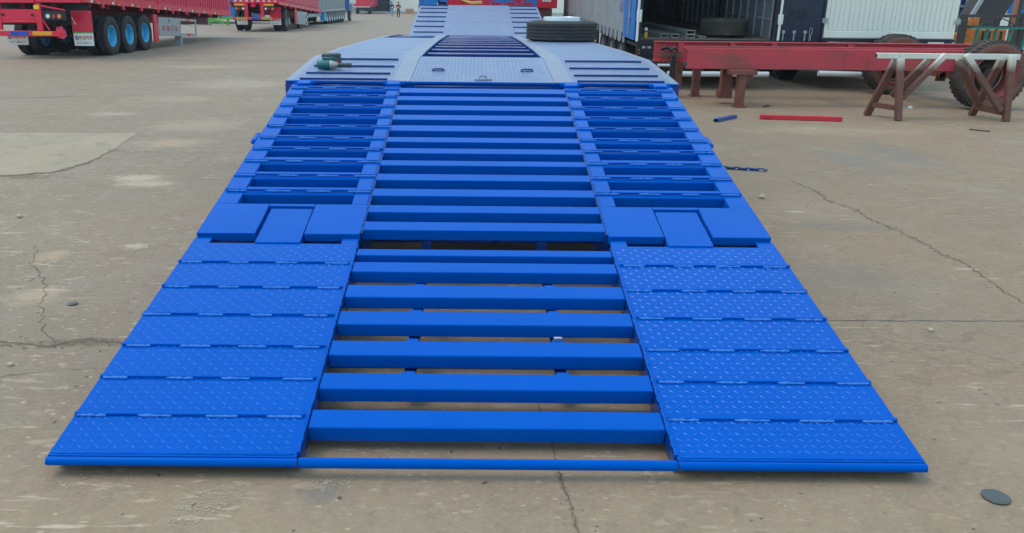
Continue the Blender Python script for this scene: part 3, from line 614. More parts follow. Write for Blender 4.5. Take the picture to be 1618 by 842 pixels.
def red_trailer(label, loc, tilt, wheels, rimm, L, body_h, full):
    t = thing('red_trailer', label, 'trailer', loc, (-math.atan(tilt), 0, 0), 'parked red semi-trailers')
    W = 2.5; zb = 1.47 if full else 1.33
    fr = MB()
    fr.box(-W+.08, -.05, .06, L, zb-.05, zb+.02)
    for x in (-.85, -1.65): fr.box(x-.07, x+.07, .3, L-.5, zb-.42, zb-.05)
    for k in range(int(L/1.1)): fr.box(-W+.1, -.06, .6+k*1.1, .68+k*1.1, zb-.17, zb-.05)
    fr.build('chassis_frame', mat('dark_red_underframe', (.16, .01, .02), .55), t)
    sr = MB(); sr.box(-.02, .02, 0, L, zb-.06, zb+.10, bev=.006); sr.box(-W, -W+.04, 0, L, zb-.06, zb+.10)
    side = sr.build('side_rail', RED, t)
    for k in range(int(L/1.32)):
        y = .5+k*1.32
        q = MB(); q.box(.021, .026, y, y+.14, zb-.04, zb+.02, None, 0); q.box(.021, .026, y+.141, y+.28, zb-.04, zb+.02, None, 1); q.build('reflective_tape', [WHITE, LRED], side)
        q = MB(); q.box(.0, .07, y+.62, y+.72, zb-.16, zb-.061, bev=.01); q.build('rope_hook', REDS, side)
        q = MB(); q.box(.021, .04, y+.40, y+.44, zb-.055, zb-.025); q.box(.021, .04, y+.46, y+.50, zb-.055, zb-.025); q.build('marker_lamp', YELL, side)
    # corrugated side boards between posts
    nb = int(L/2.2); pl_ = (L-.1)/nb
    if body_h:
        for k in range(nb):
            y0 = .05+k*pl_; q = MB(); q.box(-.006, .006, y0+.05, y0+pl_-.05, zb+.11, zb+body_h)
            nr = 9
            for j in range(nr):
                yy = y0+.10+(pl_-.2)*(j+.5)/nr; q.box(.0065, .028, yy-.05, yy+.05, zb+.16, zb+body_h-.05, bev=.008)
            q.build('side_board', REDS, t)
            q = MB(); q.box(-.03, .035, y0-.045, y0+.045, zb+.105, zb+body_h+.05); q.build('stake_post', RED, t)
        q = MB(); q.box(-W-.006, -W+.006, .05, L, zb+.11, zb+body_h); q.build('side_board', REDS, t)
        q = MB(); q.box(-W, 0, L-.05, L, zb+.1, zb+body_h); q.build('front_board', REDS, t)
    else:
        q = MB(); q.box(-W+.1, -.12, 2.0, L-.3, zb+.12, zb+1.6, bev=.03); q.build('tarpaulin_load', mat('red_tarpaulin', (.62, .03, .09), .5), t)
    tb, rb = wheel_meshes(.52, .26, .285)
    tm, rm = tb.mesh('wheel', BLACK), rb.mesh('rim', rimm)
    for y in wheels:
        zc = .52+tilt*y
        for x, ry in ((-.14, R(-90)), (-W+.14, R(90)), (-.50, R(-90)), (-W+.50, R(90))):
            o = link('wheel', tm, t, (x, y, zc), (0, ry, 0)); link('rim', rm, o)
        ax = MB(); ax.cyl((-W+.3, y, zc), (-.3, y, zc), .075, 12); ax.box(-.72, -.6, y-.5, y+.5, zc+.1, zc+.17); ax.box(-W+.6, -W+.72, y-.5, y+.5, zc+.1, zc+.17); ax.build('axle', BLK, t)
    return t, zb
tr, zb = red_trailer('nearest red semi-trailer with bright blue wheel rims, at the left edge', (-10.1, 19.4, 0), .043, (1.75, 2.95, 4.15), RIMB, 13.2, 1.9, True)
q = MB(); q.box(-2.5, -1.15, -.05, .06, 1.38, 1.72, bev=.01); q.box(-1.149, 0, -.02, .06, 1.40, 1.72); q.build('rear_beam', RED, tr)
q = MB(); q.box(-2.5, 0, -.02, .05, 1.73, 3.3); q.build('tailgate', REDS, tr)
q = MB(); q.box(-2.5, -2.06, -.04, .02, .72, 1.375); q.box(-1.17, -1.02, -.05, .03, .705, 1.375, bev=.01); q.box(-2.055, -1.175, -.03, .03, .98, 1.23); q.box(-2.055, -1.175, -.05, .0, .895, .955, bev=.012); q.box(-2.055, -1.175, -.02, .02, .955, .978)
q.prism([(-1.015, 1.10), (-1.015, 1.30), (-.43, 1.20), (-.43, 1.235), (-1.015, 1.335)][1:4]+[(-1.015, 1.34)], -.03, .02, 'y')
q.beam((-1.1, -.02, 1.12), (-.86, -.02, .72), .03, .03); q.build('rear_frame', RED, tr)
q = MB(); q.box(-2.4, -.1, .55, .6, .85, 1.40); q.build('gap_shade_sheet', BLK, tr)  # added black sheet standing in for the shade in the gap under the bed
for x in (-2.0, -1.25): c = MB(); c.cyl((x, -.03, 1.09), (x, -.05, 1.09), .04, 14); c.build('bolt_head', BLK, tr)
q = MB(); q.box(-2.9, -.56, -.06, .04, .565, .702, bev=.012); bump_ = q.build('rear_bumper', RED, tr)
q = MB(); q.box(-1.29, -.80, -.07, -.0605, .595, .690); q.build('reflector_plate', YEL, bump_)
q = MB(); q.box(-1.86, -1.40, -.068, -.0605, .588, .692); q.build('licence_plate', PLATE, bump_)
q = MB(); q.prism([(-.72, .57), (-.68, .80), (-.55, .82), (-.46, .70), (-.45, .58), (-.52, .52), (-.6, .52)], -.04, .0, 'y')
for a, b_ in ((-.62, .78), (-.5, .74), (-.5, .62)): q.cyl((a, -.041, b_), (a, -.045, b_), .02, 8, None, 1)
q.build('tow_bracket', [REDS, BLK], tr)
q = MB(); q.box(-1.0, -.42, -.02, .05, .97, 1.19); lb = q.build('lamp_panel', BLK, tr)
for x, m in ((-.86, LWHT), (-.71, LRED), (-.57, LORG)): c = MB(); c.cyl((x, -.021, 1.065), (x, -.05, 1.065), .052, 16); c.build('tail_lamp', m, lb)
q = MB(); q.box(-1.19, -1.05, -.057, -.052, 1.235, 1.33); q.build('warning_sticker', YELL, tr)
flap(tr, -.52, .0, .335, 1.22, .50, .655); flap(tr, -2.28, -1.72, .345, .62, .50, 9)
q = MB(); q.beam((-.50, .48, 1.06), (-.42, .48, .88), .03, .015); q.build('flap_chain', WHITE, tr)
q = MB(); q.box(-.05, .0, 4.80, 5.13, .42, 1.25); q.build('side_guard_panel', RED, tr)
q = MB(); q.box(.001, .03, 5.15, 7.0, .60, 1.18, bev=.008); sg = q.build('side_guard', GREYS, tr)
q = MB()
for a in ((7.02, 8.75, 1.10, 1.18), (7.02, 8.75, .60, .70), (7.02, 7.12, .70, 1.10), (8.65, 8.75, .70, 1.10)): q.box(.001, .028, a[0], a[1], a[2], a[3])
q.box(.029, .033, 7.75, 8.05, 1.10, 1.18, None, 1); q.box(.029, .033, 7.75, 8.05, .60, .70, None, 1); q.build('guard_frame', [GREYS, RED], tr)
text('华 岳 汽 车', .19, (.034, 6.1, .83), EAST, TXR, sg, sx=1.55, bold=.002); c = MB(); c.cyl((.03, 6.05, 1.08), (.036, 6.05, 1.08), .05, 14); c.build('emblem', TXB, sg)
q = MB(); q.box(-.22, -.02, 7.15, 7.3, .32, .60); q.box(-.02, .03, 7.1, 7.35, .30, .33); q.build('landing_leg', GREYS, tr)

t2, zb2 = red_trailer('second red semi-trailer with a single visible rear axle, behind the nearest one', (-9.5, 38.6, 0), .045, (1.75, ), RIMG, 11.5, 0, False)
q = MB(); q.box(-2.15, 0, -.04, .05, 1.32, 1.45)
for k in range(8): q.box(-2.1+k*.27, -1.97+k*.27, -.045, -.0405, 1.39, 1.44, None, 1)
q.build('rear_beam', [RED, WHITE], t2)
q = MB(); q.box(-1.62, -1.46, -.05, .02, .69, 1.31); q.box(-.86, -.70, -.05, .02, .69, 1.31); q.box(-1.3, -1.1, -.03, .02, 1.15, 1.3); q.build('rear_frame', RED, t2)
q = MB(); q.box(-2.2, -.12, -.07, .03, .56, .68, bev=.01); b2 = q.build('rear_bumper', RED, t2)
for x0, d in ((-2.0, -1), (-.80, 1)):
    q = MB(); q.box(x0, x0+.48, -.078, -.0705, .565, .675)
    for j in range(4):
        xx = x0+.05+.11*j; s_ = d*.03
        q.prism([(xx-s_, .57), (xx+s_, .62), (xx-s_, .67), (xx-s_+.05, .67), (xx+s_+.05, .62), (xx-s_+.05, .57)], -.0785, -.082, 'y', None, 1)
    q.build('chevron_plate', [YELL, BLK], b2)
q = MB(); q.box(-1.30, -.90, -.078, -.0705, .57, .67); q.build('licence_plate', PLATE, b2)
for x0, sg_ in ((-2.1, 1), (-.70, -1)):
    q = MB(); q.box(x0, x0+.48, -.03, .03, 1.20, 1.30); q.build('reflector_plate', YEL, t2)
    q = MB(); q.box(x0, x0+.50, -.02, .03, .98, 1.17); lb = q.build('lamp_panel', BLK, t2)
    for j, m in enumerate((LWHT, LRED, LORG)): c = MB(); xx = x0+(.42 if sg_ > 0 else .10)-sg_*j*.16; c.cyl((xx, -.021, 1.07), (xx, -.05, 1.07), .055, 14); c.build('tail_lamp', m, lb)
flap(t2, -.52, .0, .34, 1.15, .4, .60); flap(t2, -2.13, -1.62, .34, .60, .4, 9)
q = MB(); q.box(-.03, .02, 3.6, 4.0, .45, 1.25); q.build('side_guard_panel', RED, t2)
q = MB(); q.box(-.02, .03, 4.1, 6.2, .45, 1.12); q.build('side_guard', GREYS, t2)
q = MB(); q.box(-.02, .02, 6.3, 6.9, .45, 1.12)
for j in range(4): q.box(.021, .03, 6.3+.3*(j % 2), 6.6+.3*(j % 2), .47+j*.16, .63+j*.16, None, 1)
q.build('chequered_panel', [WHITE, BLK], t2)
for y in (2.9, 5.9):
    q = MB(); q.box(-.42, -.28, y, y+.14, tiltz if False else .045*y+.02, 1.0); q.box(-.5, -.2, y-.1, y+.24, .045*y, .045*y+.03); q.build('landing_leg', BLK, t2)

# grey multi-axle low loader behind them
g3 = thing('grey_low_loader', 'pale grey corrugated trailer on a long row of wheels', 'trailer', (-10.15, 52.5, GZ(58)))
q = MB(); q.box(-2.6, -.06, 0.2, 11.3, .95, 2.6); q.box(-2.6, 0, .2, 11.3, .83, .95); q.box(-2.5, -.2, -2.6, 2.4, .55, .83)
q.build('body', GREYS, g3)
for k in range(22):
    q = MB(); q.box(-.058, -.02, .35+k*.51, .55+k*.51, .98, 2.55); q.build('rib', GREYS, g3)
q = MB(); q.prism([(2.1, 0.25), (3.0, 0.25), (2.7, .9), (2.3, .9)], -.3, .0, 'x'); q.build('support_leg', RIMB, g3)
tb, rb = wheel_meshes(.44, .24, .25, False, 20); tm, rm = tb.mesh('wheel', BLACK), rb.mesh('rim', SILV)
for k in range(8):
    for x, ry in ((-.14, R(-90)), (-2.46, R(90))):
        o = link('wheel', tm, g3, (x, 3.5+k*1.0, .44), (0, ry, 0)); link('rim', rm, o)
    q = MB(); q.box(-.1, .0, 3.94+k, 4.04+k, .25, .82); q.build('suspension_arm', GREYS, g3)
# blue and white tractor ahead of it
c3 = thing('blue_truck', 'blue and white truck cab at the front of the grey trailer', 'truck', (-10.3, 68, GZ(68)))
q = MB(); q.box(-2.3, -.2, 0, 2, .7, 3.0, bev=.1); q.build('cab', mat('truck_blue', (.02, .10, .35), .4), c3)
q = MB(); q.box(-.19, .35, .1, .3, 1.35, 2.1, bev=.04); q.build('mirror', WHITE, c3)
q = MB(); q.box(-2.2, -.3, -6, 0, .7, .95); q.build('chassis', RUSTB, c3)
for y in (-4.5, .9):
    for x, ry in ((-.3, R(-90)), (-2.2, R(90))): o = link('wheel', tm, c3, (x, y, .44), (0, ry, 0)); link('rim', rm, o)

# green machine frame and blue cab glimpsed between the red trailers
gf = thing('green_farm_frame', 'lime green low frame glimpsed under the nose of the nearest red trailer', 'machine frame', (-17.2, 48, 0))
q = MB(); q.beam((-.6, 0, .75), (2.2, 0.4, .15), .12, .16); q.build('boom', LIME, gf)
q = MB(); q.beam((-1.5, .8, .45), (2.6, .8, .4), .14, .14); q.build('rail', LIME, gf)
for x in (-1.2, 0, 1.2, 2.3): q = MB(); q.box(x-.06, x+.06, .74, .86, 0, .4); q.beam((x, .8, .05), (x+.3, -.3, .05), .06, .06); q.build('leg', LIME, gf)
bc = thing('blue_container', 'bright blue container seen between the two red trailers', 'container', (-16.3, 54, GZ(54)))
q = MB(); q.box(-3, 1.15, 0, 5, .35, 2.6); q.build('body', BLUED, bc)
for k in range(9): q = MB(); q.box(-2.9+k*.45, -2.7+k*.45, -.04, -.001, .45, 2.5); q.build('rib', BLUED, bc)
for x in (-2.7, .85): q = MB(); q.box(x-.15, x+.15, .1, .4, 0, .349); q.build('foot', BLK, bc)

# far red container trailer
fc = thing('red_box_trailer', 'red box trailer parked at the far hall beside the dark doorway', 'trailer', (-15.25, 112, -.35))
q = MB(); q.box(-1.05, 1.05, 0, 9, .95, 3.6); q.build('box_body', RED, fc)
for k in range(6): q = MB(); q.box(-1.0, 1.0, -.04, -.001, 1.1+k*.4, 1.2+k*.4); q.build('rib', REDS, fc)
q = MB(); q.box(-1.05, 1.05, -.05, 0, .86, .949, None); q.build('rear_sill', WHITE, fc)
q = MB(); q.box(-.8, .8, .2, 8.8, .5, .94); q.box(-.9, .9, -.02, .1, .45, .55); q.build('underframe', BLK, fc)
for x, ry in ((-.8, R(90)), (.8, R(-90))):
    for y in (.8, 2.1): link('wheel', tm, fc, (x, y, .44), (0, ry, 0))

# ------------------------------------------------------------------ far hall
hall = thing('factory_hall', 'white corrugated factory hall with a dark doorway across the yard', 'building', (0, 122, -.35))
def cladding(x0, x1, z0, z1, m, name='wall'):
    q = MB(); q.box(x0, x1, 0, .2, z0, z1); n_ = int((x1-x0)/.45)
    for k in range(n_):
        xx = x0+(k+.5)*(x1-x0)/n_; q.box(xx-.08, xx+.08, -.06, -.001, z0+.3, z1)
    q.build(name, m, hall, smooth=False)
cladding(-70, -16.2, 0, 10, CLADG); cladding(-12.6, 30, 0, 10, CLADW); cladding(30.1, 70, 0, 10, CLADG); cladding(-16.15, -12.65, 5, 10, CLADW)
q = MB(); q.box(-70, 70, 20, 20.2, 0, 10); q.box(-70, 70, .25, 20, 10.02, 10.2); q.build('shell', DKIN, hall)
q = MB(); q.box(-12.64, -12.5, -.12, -.07, 0, 5); q.build('door_frame', BLUED, hall)
q = MB(); q.box(-15.9, -12.9, .5, .7, 0, 4.9); q.build('shutter', DKIN, hall)
q = MB(); q.box(-70, 70, -.1, -.02, 0, .25); q.build('plinth', CLADG, hall)
def crate(label, x, y, w_, h_, z):
    t = thing('wooden_crate', label, 'crate', (x, y, z), group='crates by the far hall')
    for k in range(4): q = MB(); q.box(-w_/2, w_/2, -.02, .01, .04+k*h_/4, h_/4*(k+.88)+.04); q.build('board', CRATE, t)
    q = MB(); q.box(-w_/2+.02, w_/2-.02, .02, .9, .05, h_); q.build('box', CRATE, t)
    for xx in (-w_/2+.06, 0, w_/2-.06): q = MB(); q.box(xx-.05, xx+.05, -.05, -.021, 0, h_+.04); q.build('batten', CRATE, t)
crate('pale wooden crate standing at the white wall, clear of the blue gooseneck', -9.28, 116, 1.05, .66, -.35)
crate('pale wooden crate half hidden by the blue gooseneck corner', -7.7, 118, 1.0, 1.25, -.35)

# ------------------------------------------------------------------ two people walking
def person(label, loc, top, legs, shoe, tall, turn, carry):
    t = thing('person', label, 'person', loc, (0, 0, turn), 'people walking in the yard')
    k = tall/1.72
    J = {'pel': (0, 0, .93), 'wst': (0, 0, 1.05), 'ch': (0, .01, 1.28), 'nk': (0, .01, 1.45), 'hd': (0, -.01, 1.55), 'tp': (0, 0, 1.68),
         'hl': (-.09, 0, .88), 'kl': (-.10, -.09, .50), 'al': (-.10, -.02, .09), 'fl': (-.11, -.17, .04), 'hr': (.09, 0, .88), 'kr': (.10, -.02, .50), 'ar': (.10, .10, .09), 'fr': (.11, -.04, .04),
         'sl': (-.19, .01, 1.40), 'el': (-.25, .03, 1.13), 'wl': (-.13 if carry else -.25, -.20 if carry else -.06, 1.08 if carry else .88), 'gl': (-.05 if carry else -.25, -.23 if carry else -.09, 1.10 if carry else .80),
         'sr': (.19, .01, 1.40), 'er': (.25, .03, 1.13), 'wr': (.13 if carry else .24, -.20 if carry else -.04, 1.06 if carry else .88), 'gr': (.05 if carry else .24, -.23 if carry else -.07, 1.08 if carry else .80)}
    rad = dict(pel=.135, wst=.125, ch=.15, nk=.055, hd=.085, tp=.075, hl=.085, kl=.06, al=.045, fl=.035, hr=.085, kr=.06, ar=.045, fr=.035, sl=.07, el=.045, wl=.034, gl=.035, sr=.07, er=.045, wr=.034, gr=.035)
    nm = list(J); E = [('pel', 'wst'), ('wst', 'ch'), ('ch', 'nk'), ('nk', 'hd'), ('hd', 'tp'), ('pel', 'hl'), ('hl', 'kl'), ('kl', 'al'), ('al', 'fl'), ('pel', 'hr'), ('hr', 'kr'), ('kr', 'ar'), ('ar', 'fr'), ('ch', 'sl'), ('sl', 'el'), ('el', 'wl'), ('wl', 'gl'), ('ch', 'sr'), ('sr', 'er'), ('er', 'wr'), ('wr', 'gr')]
    me = bpy.data.meshes.new('b'); me.from_pydata([tuple(v*k for v in J[n_]) for n_ in nm], [(nm.index(a), nm.index(b_)) for a, b_ in E], [])
    o = bpy.data.objects.new('b', me); COL.objects.link(o); o.modifiers.new('s', 'SKIN'); sb = o.modifiers.new('u', 'SUBSURF'); sb.levels = 1; sb.render_levels = 1
    for i, n_ in enumerate(nm): v = me.skin_vertices[0].data[i]; v.radius = (rad[n_]*k, rad[n_]*k*(.75 if n_ in ('pel', 'wst', 'ch') else 1)); v.use_root = n_ == 'pel'
    dg = bpy.context.evaluated_depsgraph_get(); dg.update()
    m2 = bpy.data.meshes.new_from_object(o.evaluated_get(dg)); bpy.data.objects.remove(o)
    m2.materials.clear()
    for m in (top, legs, SKIN, shoe): m2.materials.append(m)
    for p in m2.polygons:
        z = p.center.z/k; x = abs(p.center.x)/k; ar = p.center.y/k < -.17 if carry else (x > .19 and z < .93)
        p.material_index = 3 if z < .10 else (2 if z > 1.46 or (ar and z > .7) else (0 if (z > .97 or x > .2) else 1)); p.use_smooth = True
    link('body', m2, t)
    h = MB(); h.lathe([(.001, .10), (.055, .085), (.088, .045), (.096, .0), (.09, -.03)], T((0, .012*k, 1.615*k)) @ Matrix.Diagonal((k, k, k, 1)), 14); h.build('hair', HAIR, t)
    f = MB(); f.prism([(-.012, 1.575*k), (.012, 1.575*k), (0, 1.61*k)], -.12*k, -.08*k, 'y'); f.build('nose', SKIN, t)
    if carry: f = MB(); f.box(-.05, .05, -.29*k, -.27*k, 1.06*k, 1.19*k); f.build('phone', WHITE, t)
person('person in a navy jacket and light blue jeans walking in the yard', (-9.0, 88.4, -.335), NAVY, JEAN, WHITE, 1.66, .25, True)
person('person in a maroon shirt and black trousers walking beside the one in jeans', (-8.33, 88.7, -.335), MAROON, BTRO, BLK, 1.63, -.1, True)

# ------------------------------------------------------------------ behind the gooseneck
rk = thing('blue_frame_rack', 'blue steel frame rack behind the raised gooseneck', 'rack', (0, 22.9, 0))
for x0, x1 in ((-1.75, -1.22), (-.93, -.90), (.69, .76), (1.62, 1.72)):
    q = MB(); q.box(x0, x1, 0, .12, 0, 2.6, bev=.01); q.build('post', BLUED, rk)
for x, d in ((-.90, -.35), (.70, -.35), (.76, .35), (1.62, -.35)):
    q = MB(); q.beam((x, .06, 2.0), (x+d, .06, 1.45), .05, .05); q.prism([(x, 1.5), (x, 1.75), (x+d*.7, 1.5)], .03, .09, 'y'); q.build('brace', BLUED, rk)
q = MB(); q.box(-1.75, 1.75, .02, .10, 2.601, 2.72); q.build('cross_rail', BLUED, rk)
q = MB(); q.box(-1.20, -.95, .2, .7, 1.2, 1.9, bev=.03); q.box(-1.15, -1.0, .17, .2, 1.55, 1.75, None, 1); q.build('control_box', [BLK, WHITE], rk)
q = MB(); q.box(-1.2, 1.7, .2, .9, 1.05, 1.2); q.build('shelf', BSHADE, rk)
hz = thing('yellow_hose', 'yellow hose looped over the blue frame behind the gooseneck', 'hose', (0, 22.7, 0))
for k in range(3):
    q = MB(); q.tube([(-.72+.05*k, 0, 1.9-.03*k), (-.66+.05*k, 0, 1.72), (-.56+.05*k, 0, 1.60), (-.42+.05*k, -.02, 1.54-.02*k), (-.2, 0, 1.5-.02*k), (.1, 0, 1.52-.02*k)], .022, 8); q.build('coil', YHOSE, hz)
r4 = thing('red_tipper', 'red truck body with white lettering behind the blue gooseneck', 'truck', (0, 25.4, 0))
q = MB(); q.box(-1.0, 2.55, 0, 6, 1.33, 3.2, bev=.02); tb4 = q.build('cargo_body', RED, r4)
for k in range(5): q = MB(); q.box(-.6+k*.5, -.52+k*.5, -.05, -.001, 1.42, 3.1); q.build('stake', RED, tb4)
text('华', .36, (1.2, -.06, 1.74), FRONT, TXW, tb4, bold=.006); text('岳', .36, (2.2, -.06, 1.66), FRONT, TXW, tb4, bold=.006)
q = MB(); q.box(-.9, 2.4, .1, 5.9, .95, 1.32); q.build('underframe', RUSTB, r4)
for x, ry in ((-.5, R(90)), (2.35, R(-90))):
    for y in (.9, 4.6): o = link('wheel', twm, r4, (x, y, .47), (0, ry, 0)); link('rim', rwm, o)

# ------------------------------------------------------------------ curtain-sided trailer with open rear
ct = thing('curtain_trailer', 'grey curtain-sided trailer with open rear doors and a dark interior', 'trailer', (2.93, 13.3, 0), (math.atan(.0238), 0, 0))
W, L, H = 2.60, 13.7, 3.5; zf = .907
q = MB(); q.box(.03, W-.03, .02, L, zf-.10, zf); q.build('floor', FLOORW, ct)
q = MB(); q.box(.02, W-.02, .0, L, H, H+.05); q.build('roof', WHITEP, ct)
q = MB(); q.box(.02, W-.02, L, L+.06, zf-.1, H); q.build('front_wall', INNER, ct)
q = MB(); q.box(W-.03, W, .12, L, zf-.1, H); q.build('side_wall', INNER, ct)
for k in range(26):
    q = MB(); q.box(W-.055, W-.031, .35+k*.5, .39+k*.5, zf+.02, H-.02); q.build('wall_stud', GREYS, ct)
for z in (1.25, 1.6, 2.0, 2.5): q = MB(); q.box(W-.05, W-.031, .2, 13.4, z, z+.03); q.build('wall_rail', GREYS, ct)
for y in (3.4, 7.5): q = MB(); q.box(W-.16, W-.06, y, y+.14, zf, H); q.build('inner_post', BLK, ct)
# pleated curtain
n_ = 150; q = MB(); vs = []
for i in range(n_+1):
    y = 1.35+(L-1.4)*i/n_; dx = .012*math.sin(i*2*math.pi/5)+.006*math.sin(i*.9)
    vs += [(dx-.01, y, zf-.17+.01*math.sin(i*1.3)), (dx-.01, y, H)]
q.add(vs, [(2*i, 2*i+2, 2*i+3, 2*i+1) for i in range(n_)])
vs2 = [(p[0]+.012, p[1], p[2]) for p in vs]; q.add(vs2, [(2*i, 2*i+1, 2*i+3, 2*i+2) for i in range(n_)])
cu = q.build('side_curtain', CURT, ct)
for k in range(22):
    y = 1.6+k*.56; q = MB(); q.box(-.035, -.02, y, y+.02, zf-.16, zf+.02); q.box(-.045, -.02, y-.012, y+.034, zf-.17, zf-.11, bev=.006); q.box(-.03, -.02, y+.0, y+.02, zf-.24, zf-.17)
    q.build('strap_buckle', BLK, cu)
text('HUAYUE', .36, (-.035, 1.75, 1.42), WEST, TXP, cu, sx=.45)
q = MB(); q.box(.03, .09, .1, L, zf-.16, zf-.02); q.build('side_rail', BLK, ct)
q = MB(); q.box(-.02, .06, .0, .10, zf-.1, H); q.box(W-.12, W, .0, .10, zf-.1, H); q.box(.061, W-.121, .0, .1, zf-.10, zf-.005); q.box(.061, W-.121, .0, .1, H-.15, H); q.build('rear_frame', BLK, ct)
q = MB(); q.box(-.065, -.03, .06, 1.30, zf-.03, H-.05, bev=.006); dl = q.build('rear_door', BLUED, ct, label='bright blue rear door folded back against the curtain side')
q = MB(); q.cyl((-.085, .55, zf+.05), (-.085, .55, H-.1), .014, 8); q.box(-.10, -.066, .50, .60, zf+.35, zf+.42); q.box(-.10, -.066, .50, .60, zf+.05, zf+.10); q.build('lock_rod', SILVER, dl)
q = MB(); q.cyl((-.022, -.035, zf-.04), (-.022, -.035, H), .024, 10); q.box(-.05, .04, -.05, -.01, zf+.30, zf+.52, bev=.008); q.build('hinge_tube', WHITE, ct)
q = MB(); q.cyl((W-.02, -.035, zf), (W-.02, -.035, H), .024, 10); q.box(W-.06, W+.03, -.05, -.01, zf+.28, zf+.46, bev=.008); q.build('hinge_tube', WHITE, ct)
q = MB(); q.box(W+.02, W+.74, -.03, .01, zf-.02, H-.05, bev=.006); dr2 = q.build('rear_door', DARKP, ct, label='dark navy rear door swung open, marked TRAILER')
text('TRAILER', .20, (W+.285, -.032, 1.36), FRONT, TXK, dr2, sx=.46, bold=.003)
for x in (.06, .26, .46):
    q = MB(); q.box(W+x-.008, W+x+.008, -.055, -.031, zf, zf+.16); q.box(W+x-.025, W+x+.025, -.06, -.031, zf+.13, zf+.18); q.build('lock_handle', GREYS, dr2)
q = MB(); q.tube([(W+.55, -.045, zf), (W+.545, -.05, zf+.08), (W+.53, -.05, zf+.16), (W+.55, -.05, zf+.23), (W+.575, -.05, zf+.23), (W+.59, -.05, zf+.17), (W+.57, -.05, zf+.08), (W+.565, -.045, zf)], .007, 6); q.build('cable_loop', SILVER, dr2)
q = MB(); q.box(.0, W, .02, .12, zf-.36, zf-.101); q.box(.0, .35, -.01, .02, .62, .80); bp_ = q.build('rear_bumper', BLK, ct)
for x in (.12, .22): q = MB(); q.box(x-.03, x+.03, -.022, -.0105, .74, .78); q.build('bumper_lamp', GREYS, bp_)
for z in (.64, .70): q = MB(); q.box(.02, .05, -.022, -.0105, z, z+.018); q.build('side_lamp', LORG, bp_)
q = MB(); q.cyl((.58, -.1, .293), (2.46, -.1, .30), .049, 16); q.build('bumper_tube', TUBEW, ct)
q = MB(); q.cyl((.4, -.02, .44), (.78, -.02, .44), .026, 12); q.build('bumper_stay', TUBEW, ct)
q = MB(); q.box(.35, .80, .0, .02, .50, .72); q.box(.36, .56, -.003, -.0005, .60, .70, None, 1); q.build('underride_board', [LRED, WHITE], ct)
q = MB()
for x in (.7, 1.9): q.box(x-.06, x+.06, .3, 13, .50, .80)
q.build('underframe', BLK, ct)
for y in (2.2, 3.5, 4.8):
    for x, ry in ((.2, R(90)), (W-.2, R(-90))): o = link('wheel', twm, ct, (x, y, .47-.0238*y), (0, ry, 0)); link('rim', rwm, o)
for k in range(7): q = MB(); q.box(.06, .12, 5.8+k*.8, 5.86+k*.8, .35-.0, .74); q.build('guard_post', BLK, ct)
q = MB(); q.box(.04, .059, 5.6, 11.5, .36, .44); q.build('side_guard', BLK, ct)

ty2 = flat_tyre('loose_tyre', 'worn brown-black tyre lying flat on the open trailer floor', 'loose truck tyres', (4.74, 14.12, .933+.175), .455, .34, False, RUBBROWN, SILV)
def channel(label, p0, p1, w_, h_):
    t = thing('steel_channel', label, 'steel profile', p0, group='steel profiles on the trailer floor')
    d = Vector(p1)-Vector(p0); q = MB()
    M = d.to_track_quat('Y', 'Z').to_matrix().to_4x4(); l = d.length; th = .008
    q.box(-w_/2, w_/2, 0, l, 0, th, M); q.box(-w_/2, w_/2, 0, l, h_-th, h_, M); q.box(-w_/2, -w_/2+th, .0, l, th, h_-th, M); q.box(w_/2-th, w_/2, 0, l, th, h_-th, M)
    q.build('section', SILVER, t)
zf_ = lambda y: .913+.0238*(y-13.3)
channel('leftmost pale steel box section on the floor of the open trailer', (3.52, 13.75, zf_(13.75)), (3.25, 16.2, zf_(16.2)), .14, .06)
channel('steel box section second from the left on the trailer floor', (3.72, 13.70, zf_(13.7)), (3.42, 16.2, zf_(16.2)), .14, .06)
channel('lower steel box section under the topmost one', (3.99, 13.62, zf_(13.62)), (3.72, 16.1, zf_(16.1)), .16, .06)
channel('topmost steel box section of the stack', (4.0, 13.66, zf_(13.66)+.065), (3.70, 16.6, zf_(16.6)+.065), .17, .07)
channel('rightmost short steel box section nearest the loose tyre', (4.21, 13.60, zf_(13.6)), (4.10, 14.6, zf_(14.6)), .13, .035)
bt = thing('bottle', 'clear bottle of amber liquid with a white cap inside the left door post', 'bottle', (3.11, 13.48, zf_(13.48)))
q = MB(); q.lathe([(.001, .0), (.036, .002), (.036, .10), (.034, .105)], None, 14); q.build('liquid', GOLD, bt)
q = MB(); q.lathe([(.034, .106), (.034, .132), (.001, .133)], None, 14); q.build('neck_band', BLK, bt)
q = MB(); q.lathe([(.030, .134), (.030, .178), (.026, .185), (.001, .186)], None, 14); q.build('cap', WHITE, bt)

